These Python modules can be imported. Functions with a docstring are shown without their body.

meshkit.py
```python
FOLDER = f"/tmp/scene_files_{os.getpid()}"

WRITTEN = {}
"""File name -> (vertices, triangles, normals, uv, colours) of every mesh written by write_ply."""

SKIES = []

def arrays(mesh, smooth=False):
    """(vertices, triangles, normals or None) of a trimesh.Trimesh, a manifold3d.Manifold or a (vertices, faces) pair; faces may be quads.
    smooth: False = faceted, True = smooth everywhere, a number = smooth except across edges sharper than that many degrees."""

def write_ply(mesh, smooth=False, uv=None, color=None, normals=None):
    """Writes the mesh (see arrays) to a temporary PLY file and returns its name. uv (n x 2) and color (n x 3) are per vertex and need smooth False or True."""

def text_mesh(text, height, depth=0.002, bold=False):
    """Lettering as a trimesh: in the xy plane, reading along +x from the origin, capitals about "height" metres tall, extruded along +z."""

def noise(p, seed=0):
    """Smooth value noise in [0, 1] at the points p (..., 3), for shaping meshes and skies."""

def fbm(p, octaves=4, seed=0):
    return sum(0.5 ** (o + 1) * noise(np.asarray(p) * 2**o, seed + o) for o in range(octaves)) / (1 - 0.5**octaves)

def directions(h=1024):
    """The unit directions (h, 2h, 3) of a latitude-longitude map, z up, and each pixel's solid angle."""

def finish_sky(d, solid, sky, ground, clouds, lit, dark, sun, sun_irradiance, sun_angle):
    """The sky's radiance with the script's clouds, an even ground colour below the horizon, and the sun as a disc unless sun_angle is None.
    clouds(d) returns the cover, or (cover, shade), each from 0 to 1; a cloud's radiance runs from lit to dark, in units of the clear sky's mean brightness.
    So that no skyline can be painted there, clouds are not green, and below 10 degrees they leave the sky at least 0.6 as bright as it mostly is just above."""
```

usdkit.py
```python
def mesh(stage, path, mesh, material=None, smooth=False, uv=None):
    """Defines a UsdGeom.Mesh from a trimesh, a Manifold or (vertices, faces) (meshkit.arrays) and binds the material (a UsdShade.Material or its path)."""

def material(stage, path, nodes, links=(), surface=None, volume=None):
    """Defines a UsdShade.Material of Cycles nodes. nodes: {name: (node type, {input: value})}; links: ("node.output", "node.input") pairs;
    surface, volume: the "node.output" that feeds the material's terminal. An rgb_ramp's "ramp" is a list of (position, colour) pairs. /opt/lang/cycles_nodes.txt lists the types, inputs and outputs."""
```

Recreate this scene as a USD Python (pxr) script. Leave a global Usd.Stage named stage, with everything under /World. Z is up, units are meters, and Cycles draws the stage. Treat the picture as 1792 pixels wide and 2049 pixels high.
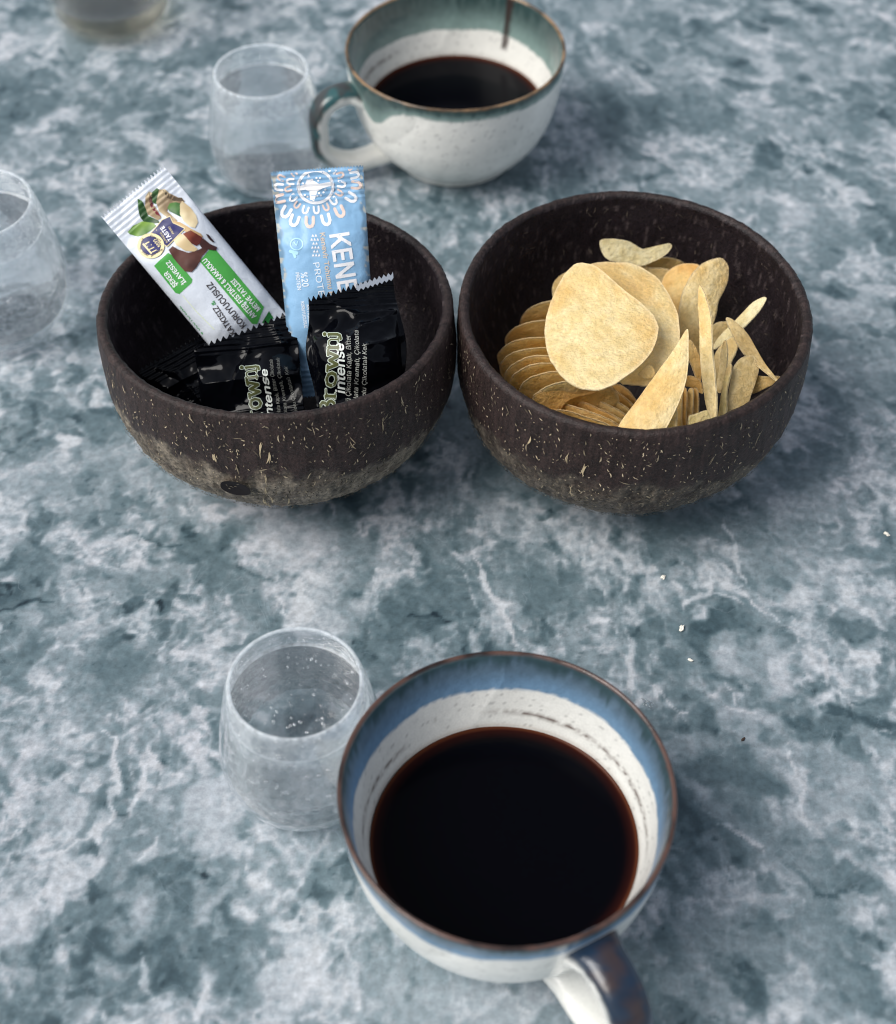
import math, random
import numpy as np, trimesh, usdkit, meshkit
from scipy.spatial import cKDTree
from shapely.geometry import Polygon, LineString, Point, MultiPolygon, box as sbox
from shapely import affinity
from shapely.ops import unary_union
from pxr import Usd, UsdGeom, UsdLux, UsdShade, Gf, Sdf, Vt

random.seed(7); np.random.seed(7)
RNG = np.random.default_rng(7)
stage = Usd.Stage.CreateInMemory()
UsdGeom.SetStageUpAxis(stage, 'Z'); UsdGeom.SetStageMetersPerUnit(stage, 1.0)
UsdGeom.Xform.Define(stage, '/World'); UsdGeom.Scope.Define(stage, '/World/Looks')

# ------------------------------------------------------------------ camera, sky, sun
EXPOSURE = 0.50
PITCH, CAM_H, FPX = 0.8693, 0.4452, 3076.3          # FPX: focal length for a picture 1792 wide
IW, IH = 1792.0, 2048.6
cam = UsdGeom.Camera.Define(stage, '/World/camera')
cam.AddTranslateOp().Set(Gf.Vec3d(0, 0, CAM_H)); cam.AddRotateXOp().Set(90 - math.degrees(PITCH))
cam.CreateHorizontalApertureAttr(36.0); cam.CreateVerticalApertureAttr(36.0 * 1024 / 896)
cam.CreateFocalLengthAttr(36.0 * FPX / IW)
cam.CreateFStopAttr(10.0); cam.CreateFocusDistanceAttr(0.53)
cam.CreateClippingRangeAttr(Gf.Vec2f(0.01, 100)); cam.CreateExposureAttr(EXPOSURE)

SUN = np.array([-0.62, -0.22, 0.80]); SUN /= np.linalg.norm(SUN)
sun = UsdLux.DistantLight.Define(stage, '/World/sun')
sun.CreateIntensityAttr(0.52); sun.CreateAngleAttr(40.0); sun.CreateColorAttr(Gf.Vec3f(1.0, 0.97, 0.93))
sun.GetPrim().CreateAttribute('inputs:normalize', Sdf.ValueTypeNames.Bool).Set(True)
zt = math.degrees(math.acos(SUN[2])); az = math.degrees(math.atan2(SUN[1], SUN[0]))
sun.AddRotateZOp().Set(az); sun.AddRotateYOp().Set(zt)
sky = UsdLux.DomeLight.Define(stage, '/World/sky')
sky_mat = usdkit.material(stage, '/World/Looks/sky_air', {
    'sky': ('sky_texture', {'sky_type': 'single_scattering', 'sun_disc': False, 'sun_elevation': math.asin(SUN[2]), 'sun_rotation': math.atan2(SUN[0], SUN[1]), 'aerosol_density': 3.0}),
    'hs': ('hsv', {'saturation': 0.47}), 'bg': ('background_shader', {'strength': 0.098})}, [('sky.color', 'hs.color'), ('hs.color', 'bg.color')], surface='bg.background')
UsdShade.MaterialBindingAPI.Apply(sky.GetPrim()).Bind(sky_mat)

# ------------------------------------------------------------------ helpers
EYE = np.array([0, 0, CAM_H]); CP, SP = math.cos(PITCH), math.sin(PITCH)
FWD = np.array([0, CP, -SP]); UPV = np.array([0, SP, CP]); RGT = np.array([1.0, 0, 0])
def ray(px, py):
    return FWD + RGT * (px - IW / 2) / FPX - UPV * (py - IH / 2) / FPX
def at(px, py, z):                     # a pixel of the photograph at height z
    d = ray(px, py); return EYE + d * (z - CAM_H) / d[2]
def nrm(v):
    v = np.asarray(v, float); return v / np.linalg.norm(v)
def srgb(r, g, b, k=1.0):
    c = np.array([r, g, b]) / 255.0
    return np.where(c < 0.04045, c / 12.92, ((c + 0.055) / 1.055) ** 2.4) * k
def sstep(a, b, x):
    t = np.clip((x - a) / (b - a), 0, 1); return t * t * (3 - 2 * t)
fbm, noise = meshkit.fbm, meshkit.noise

def mat(name, nodes, links=(), surface='p.BSDF', volume=None):
    return usdkit.material(stage, '/World/Looks/' + name, nodes, links, surface=surface, volume=volume)
def numbered(path):
    if not stage.GetPrimAtPath(path): return path
    k = 1
    while stage.GetPrimAtPath(f'{path}_{k:03d}'): k += 1
    return f'{path}_{k:03d}'
def tag(p, label=None, cat=None, group=None, kind=None):
    p = p.GetPrim() if hasattr(p, 'GetPrim') else p
    for k, v in (('label', label), ('category', cat), ('group', group), ('kind', kind)):
        if v: p.SetCustomDataByKey(k, v)
    return p
def thing(name, label, cat, loc=(0, 0, 0), group=None):
    x = UsdGeom.Xform.Define(stage, numbered('/World/' + name))
    x.AddTranslateOp().Set(Gf.Vec3d(*map(float, loc)))
    p = tag(x, label, cat, group); p_loc[str(p.GetPath())] = np.array(loc, float)
    return p
p_loc = {}
def base_of(parent):
    q = parent
    while q and str(q.GetPath()) != '/World':
        if str(q.GetPath()) in p_loc: return p_loc[str(q.GetPath())]
        q = q.GetParent()
    return np.zeros(3)
def part(name, vf, material, parent=None, smooth=True, col=None, prim=None, label=None, kind=None):
    """One Mesh prim. vf in world coordinates; shifted to its thing's base. prim: extra float primvars."""
    root = str(parent.GetPath()) if parent else '/World'
    if hasattr(vf, 'vertices'): vf = (np.array(vf.vertices), np.array(vf.faces))
    v = np.asarray(vf[0], float) - base_of(parent); f = np.asarray(vf[1], int)
    m = usdkit.mesh(stage, numbered(f'{root}/{name}'), (v, f), material, smooth=smooth)
    api = UsdGeom.PrimvarsAPI(m)
    if col is not None:
        api.CreatePrimvar('col', Sdf.ValueTypeNames.Color3fArray, 'vertex').Set(Vt.Vec3fArray.FromNumpy(np.asarray(col, np.float32)))
    for k, a in (prim or {}).items():
        api.CreatePrimvar(k, Sdf.ValueTypeNames.FloatArray, 'vertex').Set(Vt.FloatArray.FromNumpy(np.asarray(a, np.float32)))
    return tag(m, label, None, None, kind)

def grid_faces(n, m, wrap=False):      # n rows, m columns; wrap closes the columns
    i, j = np.meshgrid(np.arange(n - 1), np.arange(m if wrap else m - 1), indexing='ij')
    j2 = (j + 1) % m
    a, b, c, d = i * m + j, i * m + j2, (i + 1) * m + j2, (i + 1) * m + j
    return np.vstack([np.stack([a, b, c], -1).reshape(-1, 3), np.stack([a, c, d], -1).reshape(-1, 3)])
def lathe(profile, n=96, at_=(0, 0, 0)):
    """Profile (r, z) from the axis round to the axis again, outside upwards first; closed at both ends."""
    p = np.asarray(profile, float); a = np.arange(n) * 2 * math.pi / n
    v = np.stack([p[:, 0, None] * np.cos(a), p[:, 0, None] * np.sin(a), np.broadcast_to(p[:, 1, None], (len(p), n))], -1).reshape(-1, 3)
    f = grid_faces(len(p), n, True)
    return v + np.asarray(at_, float), f
def resample(pts, n):
    from scipy.interpolate import PchipInterpolator
    p = np.asarray(pts, float); d = np.r_[0, np.cumsum(np.linalg.norm(np.diff(p, axis=0), axis=1))]
    t = np.linspace(0, d[-1], n)
    return np.stack([PchipInterpolator(d, p[:, k])(t) for k in range(p.shape[1])], 1)
def merge(list_vf):
    vs, fs, o = [], [], 0
    for v, f in list_vf:
        vs.append(v); fs.append(np.asarray(f) + o); o += len(v)
    return np.vstack(vs), np.vstack(fs)
def vnormals(v, f):
    fn = np.cross(v[f[:, 1]] - v[f[:, 0]], v[f[:, 2]] - v[f[:, 0]]); n = np.zeros_like(v)
    for k in range(3): np.add.at(n, f[:, k], fn)
    return n / (np.linalg.norm(n, axis=1, keepdims=True) + 1e-15)

# ------------------------------------------------------------------ materials
def vcol(name, rough=0.5, spec=0.5, bump=None, coat=0.0, extra=None, grain=None, coat_rough=0.05):
    """A material whose base colour is the mesh's own 'col', with optional grain (scale, amount) and bump (scale, distance)."""
    nodes = {'a': ('attribute', {'attribute': 'col'}), 'g': ('geometry', {}),
             'p': ('principled_bsdf', {'roughness': rough, 'specular_ior_level': spec, 'coat_weight': coat, 'coat_roughness': coat_rough, **(extra or {})})}
    links = []
    src = 'a.color'
    if grain:
        nodes['gn'] = ('noise_texture', {'scale': grain[0], 'detail': 6, 'roughness': 0.65})
        nodes['gr'] = ('map_range', {'from_min': 0.38, 'from_max': 0.62, 'to_min': 1 - grain[1], 'to_max': 1 + grain[1], 'clamp': True})
        nodes['gm'] = ('mix', {'mix_type': 'multiply', 'fac': 1.0})
        links += [('g.position', 'gn.vector'), ('gn.fac', 'gr.value'), ('a.color', 'gm.color1'), ('gr.result', 'gm.color2')]
        src = 'gm.color'
    links.append((src, 'p.base_color'))
    if bump:
        nodes['bn'] = ('noise_texture', {'scale': bump[0], 'detail': 5, 'roughness': 0.6})
        nodes['b'] = ('bump', {'strength': 1.0, 'distance': bump[1]})
        links += [('g.position', 'bn.vector'), ('bn.fac', 'b.height'), ('b.normal', 'p.normal')]
    return mat(name, nodes, links)
def plain(name, rgb, rough=0.5, spec=0.5, **kw):
    return mat(name, {'p': ('principled_bsdf', {'base_color': tuple(rgb), 'roughness': rough, 'specular_ior_level': spec, **kw})})

M = {}
M['marble'] = mat('marble', {
    'a': ('attribute', {'attribute': 'col'}), 'g': ('geometry', {}), 'p': ('principled_bsdf', {'roughness': 0.33, 'specular_ior_level': 0.35}),
    'n1': ('noise_texture', {'scale': 46.0, 'detail': 4, 'roughness': 0.5, 'distortion': 0.9}), 's1': ('math', {'math_type': 'subtract', 'value2': 0.5}), 'b1': ('math', {'math_type': 'absolute'}),
    'r1': ('map_range', {'range_type': 'smoothstep', 'from_min': 0.0, 'from_max': 0.011, 'to_min': 1.0, 'to_max': 0.0, 'clamp': True}),
    'm1': ('noise_texture', {'scale': 34.0, 'detail': 4}), 'k1': ('map_range', {'from_min': 0.47, 'from_max': 0.60, 'to_min': 0.0, 'to_max': 0.09, 'clamp': True}), 'f1': ('math', {'math_type': 'multiply'}),
    'mx': ('mix', {'color2': tuple(srgb(186, 198, 208))}),
    'n2': ('noise_texture', {'scale': 330.0, 'detail': 8, 'roughness': 0.68}), 'r2': ('map_range', {'from_min': 0.36, 'from_max': 0.64, 'to_min': 0.80, 'to_max': 1.20, 'clamp': True}), 'mu': ('mix', {'mix_type': 'multiply', 'fac': 1.0}),
    'n3': ('noise_texture', {'scale': 420.0, 'detail': 5, 'roughness': 0.7}), 'r3': ('map_range', {'from_min': 0.66, 'from_max': 0.72, 'to_min': 0.0, 'to_max': 0.55, 'clamp': True}), 'md': ('mix', {'color2': tuple(srgb(40, 56, 62))})},
    [('g.position', 'n1.vector'), ('g.position', 'm1.vector'), ('g.position', 'n2.vector'), ('g.position', 'n3.vector'), ('n1.fac', 's1.value1'), ('s1.value', 'b1.value1'), ('b1.value', 'r1.value'), ('m1.fac', 'k1.value'),
     ('r1.result', 'f1.value1'), ('k1.result', 'f1.value2'), ('f1.value', 'mx.fac'), ('a.color', 'mx.color1'), ('mx.color', 'mu.color1'), ('n2.fac', 'r2.value'), ('r2.result', 'mu.color2'),
     ('mu.color', 'md.color1'), ('n3.fac', 'r3.value'), ('r3.result', 'md.fac'), ('md.color', 'p.base_color')])
M['ceramic'] = vcol('glazed_ceramic', rough=0.22, spec=0.5, grain=(1400, 0.05), bump=(160, 0.0004), coat=0.15)
M['coffee'] = vcol('coffee', rough=0.12, spec=0.06)
M['shell'] = vcol('coconut_shell', rough=0.46, spec=0.30, grain=(850, 0.36), bump=(1000, 0.0005))
M['fleck'] = vcol('pale_fibre', rough=0.8, spec=0.2)
M['chip'] = vcol('fried_potato', rough=0.62, spec=0.3, grain=(700, 0.09), bump=(560, 0.0008), extra={'subsurface_weight': 0.15, 'subsurface_scale': 0.002, 'subsurface_radius': (1, 0.6, 0.25)})
M['foil_white'] = vcol('white_film', rough=0.28, spec=0.5, bump=(120, 0.0004))
M['foil_blue'] = vcol('blue_film', rough=0.38, spec=0.4, bump=(120, 0.0004))
M['foil_black'] = plain('black_film', (0.0010, 0.0012, 0.0020), rough=0.06, spec=0.17)
M['silver'] = plain('silver_foil', (0.8, 0.84, 0.86), rough=0.25, metallic=1.0)
M['print'] = vcol('printed_ink', rough=0.35, spec=0.35)
M['crumb'] = plain('crumb', (0.80, 0.77, 0.68), rough=0.8)
M['fleck_dark'] = plain('dark_speck', (0.05, 0.03, 0.02), rough=0.8)
def glassy(name, refr=0.0, ior=1.33, tint=(1, 1, 1), edge=0.75, power=3.0, base=0.03, frost_glint=0.0, bump=None):
    """Thin clear walls: straight through, mirror-like towards grazing angles; refr adds a share of bent light (water)."""
    nodes = {'geo': ('geometry', {}), 'lw': ('layer_weight', {'blend': 0.5}), 'pw': ('math', {'math_type': 'power', 'value2': power}), 'ma': ('math', {'math_type': 'multiply_add', 'value2': edge, 'value3': base}),
             't': ('transparent_bsdf', {'color': tint}), 'gl': ('glossy_bsdf', {'color': (1, 1, 1), 'roughness': 0.03}), 'm': ('mix_closure', {})}
    links = [('lw.facing', 'pw.value1'), ('pw.value', 'ma.value1'), ('ma.value', 'm.fac'), ('gl.BSDF', 'm.closure2')]
    thru = 't.BSDF'
    if refr:
        nodes['r'] = ('refraction_bsdf', {'color': tint, 'IOR': ior, 'roughness': 0.0}); nodes['tr'] = ('mix_closure', {'fac': refr})
        links += [('t.BSDF', 'tr.closure1'), ('r.BSDF', 'tr.closure2')]; thru = 'tr.closure'
    links.append((thru, 'm.closure1')); surf = 'm.closure'
    if bump:
        nodes['n'] = ('noise_texture', {'scale': bump[0], 'detail': 3}); nodes['b'] = ('bump', {'strength': 1.0, 'distance': bump[1]})
        links += [('geo.position', 'n.vector'), ('n.fac', 'b.height'), ('b.normal', 'gl.normal')] + ([('b.normal', 'r.normal')] if refr else [])
    if frost_glint:  # white share: condensation and bubbles, plus highlights painted on rim, base and waterline
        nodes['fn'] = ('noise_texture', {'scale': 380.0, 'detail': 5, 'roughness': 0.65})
        nodes['fr'] = ('map_range', {'from_min': 0.38, 'from_max': 0.62, 'to_min': 0.55 * frost_glint, 'to_max': 1.45 * frost_glint, 'clamp': True})
        nodes['fa'] = ('attribute', {'attribute': 'frost_glint'}); nodes['fm'] = ('math', {'math_type': 'multiply'})
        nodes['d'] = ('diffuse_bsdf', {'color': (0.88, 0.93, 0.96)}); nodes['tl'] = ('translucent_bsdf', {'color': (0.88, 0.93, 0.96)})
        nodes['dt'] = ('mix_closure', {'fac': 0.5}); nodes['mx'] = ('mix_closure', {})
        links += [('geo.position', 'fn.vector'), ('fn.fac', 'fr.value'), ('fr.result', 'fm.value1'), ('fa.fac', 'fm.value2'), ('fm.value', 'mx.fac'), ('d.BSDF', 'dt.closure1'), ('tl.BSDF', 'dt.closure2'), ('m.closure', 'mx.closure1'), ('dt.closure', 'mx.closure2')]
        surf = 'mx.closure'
    return mat(name, nodes, links, surface=surf)
M['glass'] = glassy('drinking_glass', edge=0.9, power=2.4, base=0.04, tint=(0.975, 0.985, 0.99), frost_glint=0.085, bump=(60, 0.0004))
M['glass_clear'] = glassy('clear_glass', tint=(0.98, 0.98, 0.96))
M['water'] = glassy('water', refr=0.30, ior=1.33, edge=0.85, bump=(90, 0.0005), frost_glint=0.45)
M['water_in_glass'] = glassy('water_in_glass', refr=0.55, ior=1.32, tint=(0.985, 0.99, 0.995), edge=0.45, base=0.02, bump=(70, 0.0008), frost_glint=0.13)
M['bubble'] = glassy('air_bubble', edge=0.95, power=1.4, base=0.22)

# ------------------------------------------------------------------ table top
def tfbm(p, oc, seed):                    # fbm turned by an angle of its own, so that no two layers share a lattice
    q = 0.4 + seed * 1.37; c, s = math.cos(q), math.sin(q)
    return fbm(np.stack([p[:, 0] * c - p[:, 1] * s + 31.7, p[:, 0] * s + p[:, 1] * c + 17.3, p[:, 0] * 0.37 + p[:, 2] + seed], 1), oc, seed)
def marble_sheet():
    xs = np.r_[-1.3, -0.6, -0.45, np.arange(-0.264, 0.2641, 0.0008), 0.45, 0.6, 1.3]
    ys = np.r_[-0.9, -0.1, 0.05, np.arange(0.160, 0.7601, 0.0008), 0.95, 1.1, 2.0]
    X, Y = np.meshgrid(xs, ys); n = X.size
    P = np.stack([X.ravel(), Y.ravel(), np.zeros(n)], 1)
    side = sstep(-0.05, 0.12, P[:, 0])                       # to the east the stone is streaked along a diagonal
    w = np.stack([tfbm(P * 55, 4, 1), tfbm(P * 55, 4, 2), np.zeros(n)], 1) - 0.5
    w[:, 2] = 0
    Q = P + w * 0.016
    w2 = np.stack([tfbm(P * 240, 3, 3), tfbm(P * 240, 3, 4), np.zeros(n)], 1) - 0.5; w2[:, 2] = 0
    Q2 = Q + w2 * 0.0045
    ca, sa = math.cos(-0.65), math.sin(-0.65)
    U, V = Q2[:, 0] * ca + Q2[:, 1] * sa, -Q2[:, 0] * sa + Q2[:, 1] * ca
    str_ = np.stack([U * (1 - 0.30 * side), V * (1 + 0.25 * side), 0 * U], 1)
    def voro(p, cell, seed):
        r = np.random.default_rng(seed); m = int(1.6 * 1.7 * 4 / cell ** 2 / 3) + 10
        m = min(m, 60000)
        s = np.stack([r.uniform(-1.6, 1.6, m * 3), r.uniform(-1.6, 1.6, m * 3)], 1)
        d, i = cKDTree(s).query(p[:, :2], k=2)
        tone = r.random(len(s)); w = 0.5 * (1 - sstep(0, cell * 0.10, d[:, 1] - d[:, 0]))
        return d[:, 0], d[:, 1], tone[i[:, 0]] * (1 - w) + tone[i[:, 1]] * w, w
    a1, a2, t1, _ = voro(str_, 0.017, 11)
    b1, b2, t2, _ = voro(str_, 0.0065, 12)
    c1, c2, t3, _ = voro(str_, 0.0034, 13)
    def ridg(p, sc, oc, seed): return np.clip(1 - np.abs(2 * tfbm(p * sc, oc, seed) - 1) * 2.2, 0, 1)
    cloud = tfbm(str_ * 40, 4, 21); cloud2 = tfbm(str_ * 130, 4, 22)
    fine = tfbm(str_ * 420, 3, 23)
    clast = 0.43 + 0.30 * (t1 - 0.5) + 0.42 * (t2 - 0.5) * sstep(0.35, 0.6, tfbm(P * 32, 2, 24)) + 0.55 * (cloud - 0.5) + 0.22 * (cloud2 - 0.5) + 0.10 * (fine - 0.5)
    lacy = 0.50 + 0.40 * ridg(str_, 150, 4, 33) ** 3 + 0.30 * ridg(str_, 340, 3, 34) ** 3 + 0.26 * (t3 - 0.5) + 0.5 * (cloud2 - 0.5) + 0.25 * (cloud - 0.5)
    mk = sstep(0.48, 0.60, tfbm(Q * 62, 4, 35) + 0.12 * (t2 - 0.5))
    L = clast * (1 - mk) + lacy * mk
    lace = (1 - sstep(0.0003, 0.0016, (a2 - a1) * (0.5 + fine))) * sstep(0.50, 0.60, tfbm(P * 60, 3, 31))
    lace2 = (1 - sstep(0.0002, 0.0009, (b2 - b1) * (0.5 + fine))) * sstep(0.48, 0.60, tfbm(P * 60, 3, 32))
    L += 0.24 * lace + 0.20 * lace2
    ridge = np.abs(tfbm(str_ * 28, 4, 41) - 0.5); L += 0.20 * (1 - sstep(0.001, 0.007, ridge)) * sstep(0.45, 0.65, tfbm(P * 40, 2, 42))
    # rounded pale and dark grains of all sizes set in the paste
    rg = np.random.default_rng(77)
    for cell, r0, r1, n_, lo, hi in ((0.010, 0.0018, 0.0048, 2600, -0.22, 0.34), (0.005, 0.0007, 0.0022, 9000, -0.30, 0.36), (0.003, 0.0003, 0.0009, 16000, -0.45, 0.30)):
        c_ = np.stack([rg.uniform(-0.34, 0.34, n_), rg.uniform(0.10, 0.82, n_)], 1); rr = rg.uniform(r0, r1, n_); tn = rg.uniform(lo, hi, n_)
        d_, i_ = cKDTree(c_).query(Q2[:, :2], distance_upper_bound=r1 * 1.4); ok = np.isfinite(d_)
        L[ok] += tn[i_[ok]] * (1 - sstep(0.72, 1.05, d_[ok] / rr[i_[ok]])) * (0.55 + 0.9 * fine[ok]) * 0.9
    L0 = L.copy()
    # patches of tone on this table, mostly stone, a few painting in reflected sky: (x px, y px, half sizes px, turn, change of tone, softness)
    jit = np.stack([tfbm(P * 110, 4, 51), tfbm(P * 110, 4, 52)], 1) - 0.5
    for (px, py, rx, ry, rot, dl, soft) in PATCHES:
        c = at(px, py, 0); sx = np.linalg.norm(at(px + 10, py, 0) - c) / 10; sy = np.linalg.norm(at(px, py + 10, 0) - c) / 10
        d = P[:, :2] - c[:2] + jit * 0.030 * min(1, rx / 40)
        near = (np.abs(d[:, 0]) < 0.15) & (np.abs(d[:, 1]) < 0.15)
        dx, dy = d[near, 0] / sx, -d[near, 1] / sy
        q = np.hypot((dx * math.cos(rot) + dy * math.sin(rot)) / rx, (-dx * math.sin(rot) + dy * math.cos(rot)) / ry)
        k = 1 - sstep(1 - soft, 1 + soft, q)
        if dl >= 1: L[near] += (dl - 1 + 0.35 * (L0[near] - 0.5) - L[near]) * k * 0.85     # 1 + tone: settle towards that tone
        else: L[near] += dl * k
    for pts, wd, dl in VEINS:
        w_ = np.array([at(x, y, 0)[:2] for x, y in pts]); ls = resample(w_, 60) if len(w_) > 2 else np.linspace(w_[0], w_[-1], 60)
        tr = cKDTree(ls); d, i = tr.query(P[:, :2] + jit * 0.012, distance_upper_bound=0.01)
        ok = np.isfinite(d); tap = 0.35 + 0.65 * np.sin(np.clip(i[ok] / 59, 0, 1) * math.pi)
        L[ok] += 1.8 * dl * (1 - sstep(0.3, 1.0, d[ok] / (wd * tap * (0.6 + 0.9 * fine[ok]))))
    dark = (1 - sstep(0.0, 0.018, np.abs(tfbm(P * 75, 4, 61) - 0.5))) * sstep(0.58, 0.70, tfbm(P * 34, 3, 62)) * sstep(0.4, 0.6, tfbm(P * 300, 3, 63))
    L -= 0.32 * dark
    from scipy.ndimage import gaussian_filter
    L = gaussian_filter(L.reshape(X.shape), 0.5).ravel()
    L = np.clip(0.52 + (L - 0.52) * (0.88 - 0.12 * side), 0, 1)
    ramp = [(0.0, srgb(42, 60, 70)), (0.22, srgb(84, 107, 116)), (0.42, srgb(120, 142, 150)), (0.60, srgb(156, 173, 181)), (0.80, srgb(198, 208, 216)), (1.0, srgb(226, 232, 238))]
    col = np.stack([np.interp(L, [r[0] for r in ramp], [r[1][k] for r in ramp]) for k in range(3)], 1)
    tint = tfbm(P * 30, 3, 71)[:, None] - 0.5
    warm = sstep(0.55, 0.9, L)[:, None] * 0.25 * tint
    col = np.clip(col * (1 + np.array([0.2, 0.05, 0.1]) * warm * 2) * MARBLE_GAIN, 0.01, 0.85)
    f = grid_faces(len(ys), len(xs))
    # slab sides and underside
    top = P; bot = np.array([[xs[0], ys[0], -0.03], [xs[-1], ys[0], -0.03], [xs[-1], ys[-1], -0.03], [xs[0], ys[-1], -0.03]])
    m, k = len(xs), len(ys); o = len(top)
    cs = [0, m - 1, (k - 1) * m + m - 1, (k - 1) * m]
    sides = []
    edge = {0: list(range(0, m)), 1: [r * m + m - 1 for r in range(k)], 2: [(k - 1) * m + m - 1 - c for c in range(m)], 3: [(k - 1 - r) * m for r in range(k)]}
    for e in range(4):
        b0, b1 = o + e, o + (e + 1) % 4; ed = edge[e]
        for p_, q_ in zip(ed[:-1], ed[1:]): sides.append([b0, q_, p_])
        sides.append([b0, b1, ed[-1]])
    sides += [[o, o + 2, o + 1], [o, o + 3, o + 2]]
    return (np.vstack([top, bot]), np.vstack([f, sides])), np.vstack([col, np.tile(col.mean(0), (4, 1))])
MARBLE_GAIN = 0.59
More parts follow.
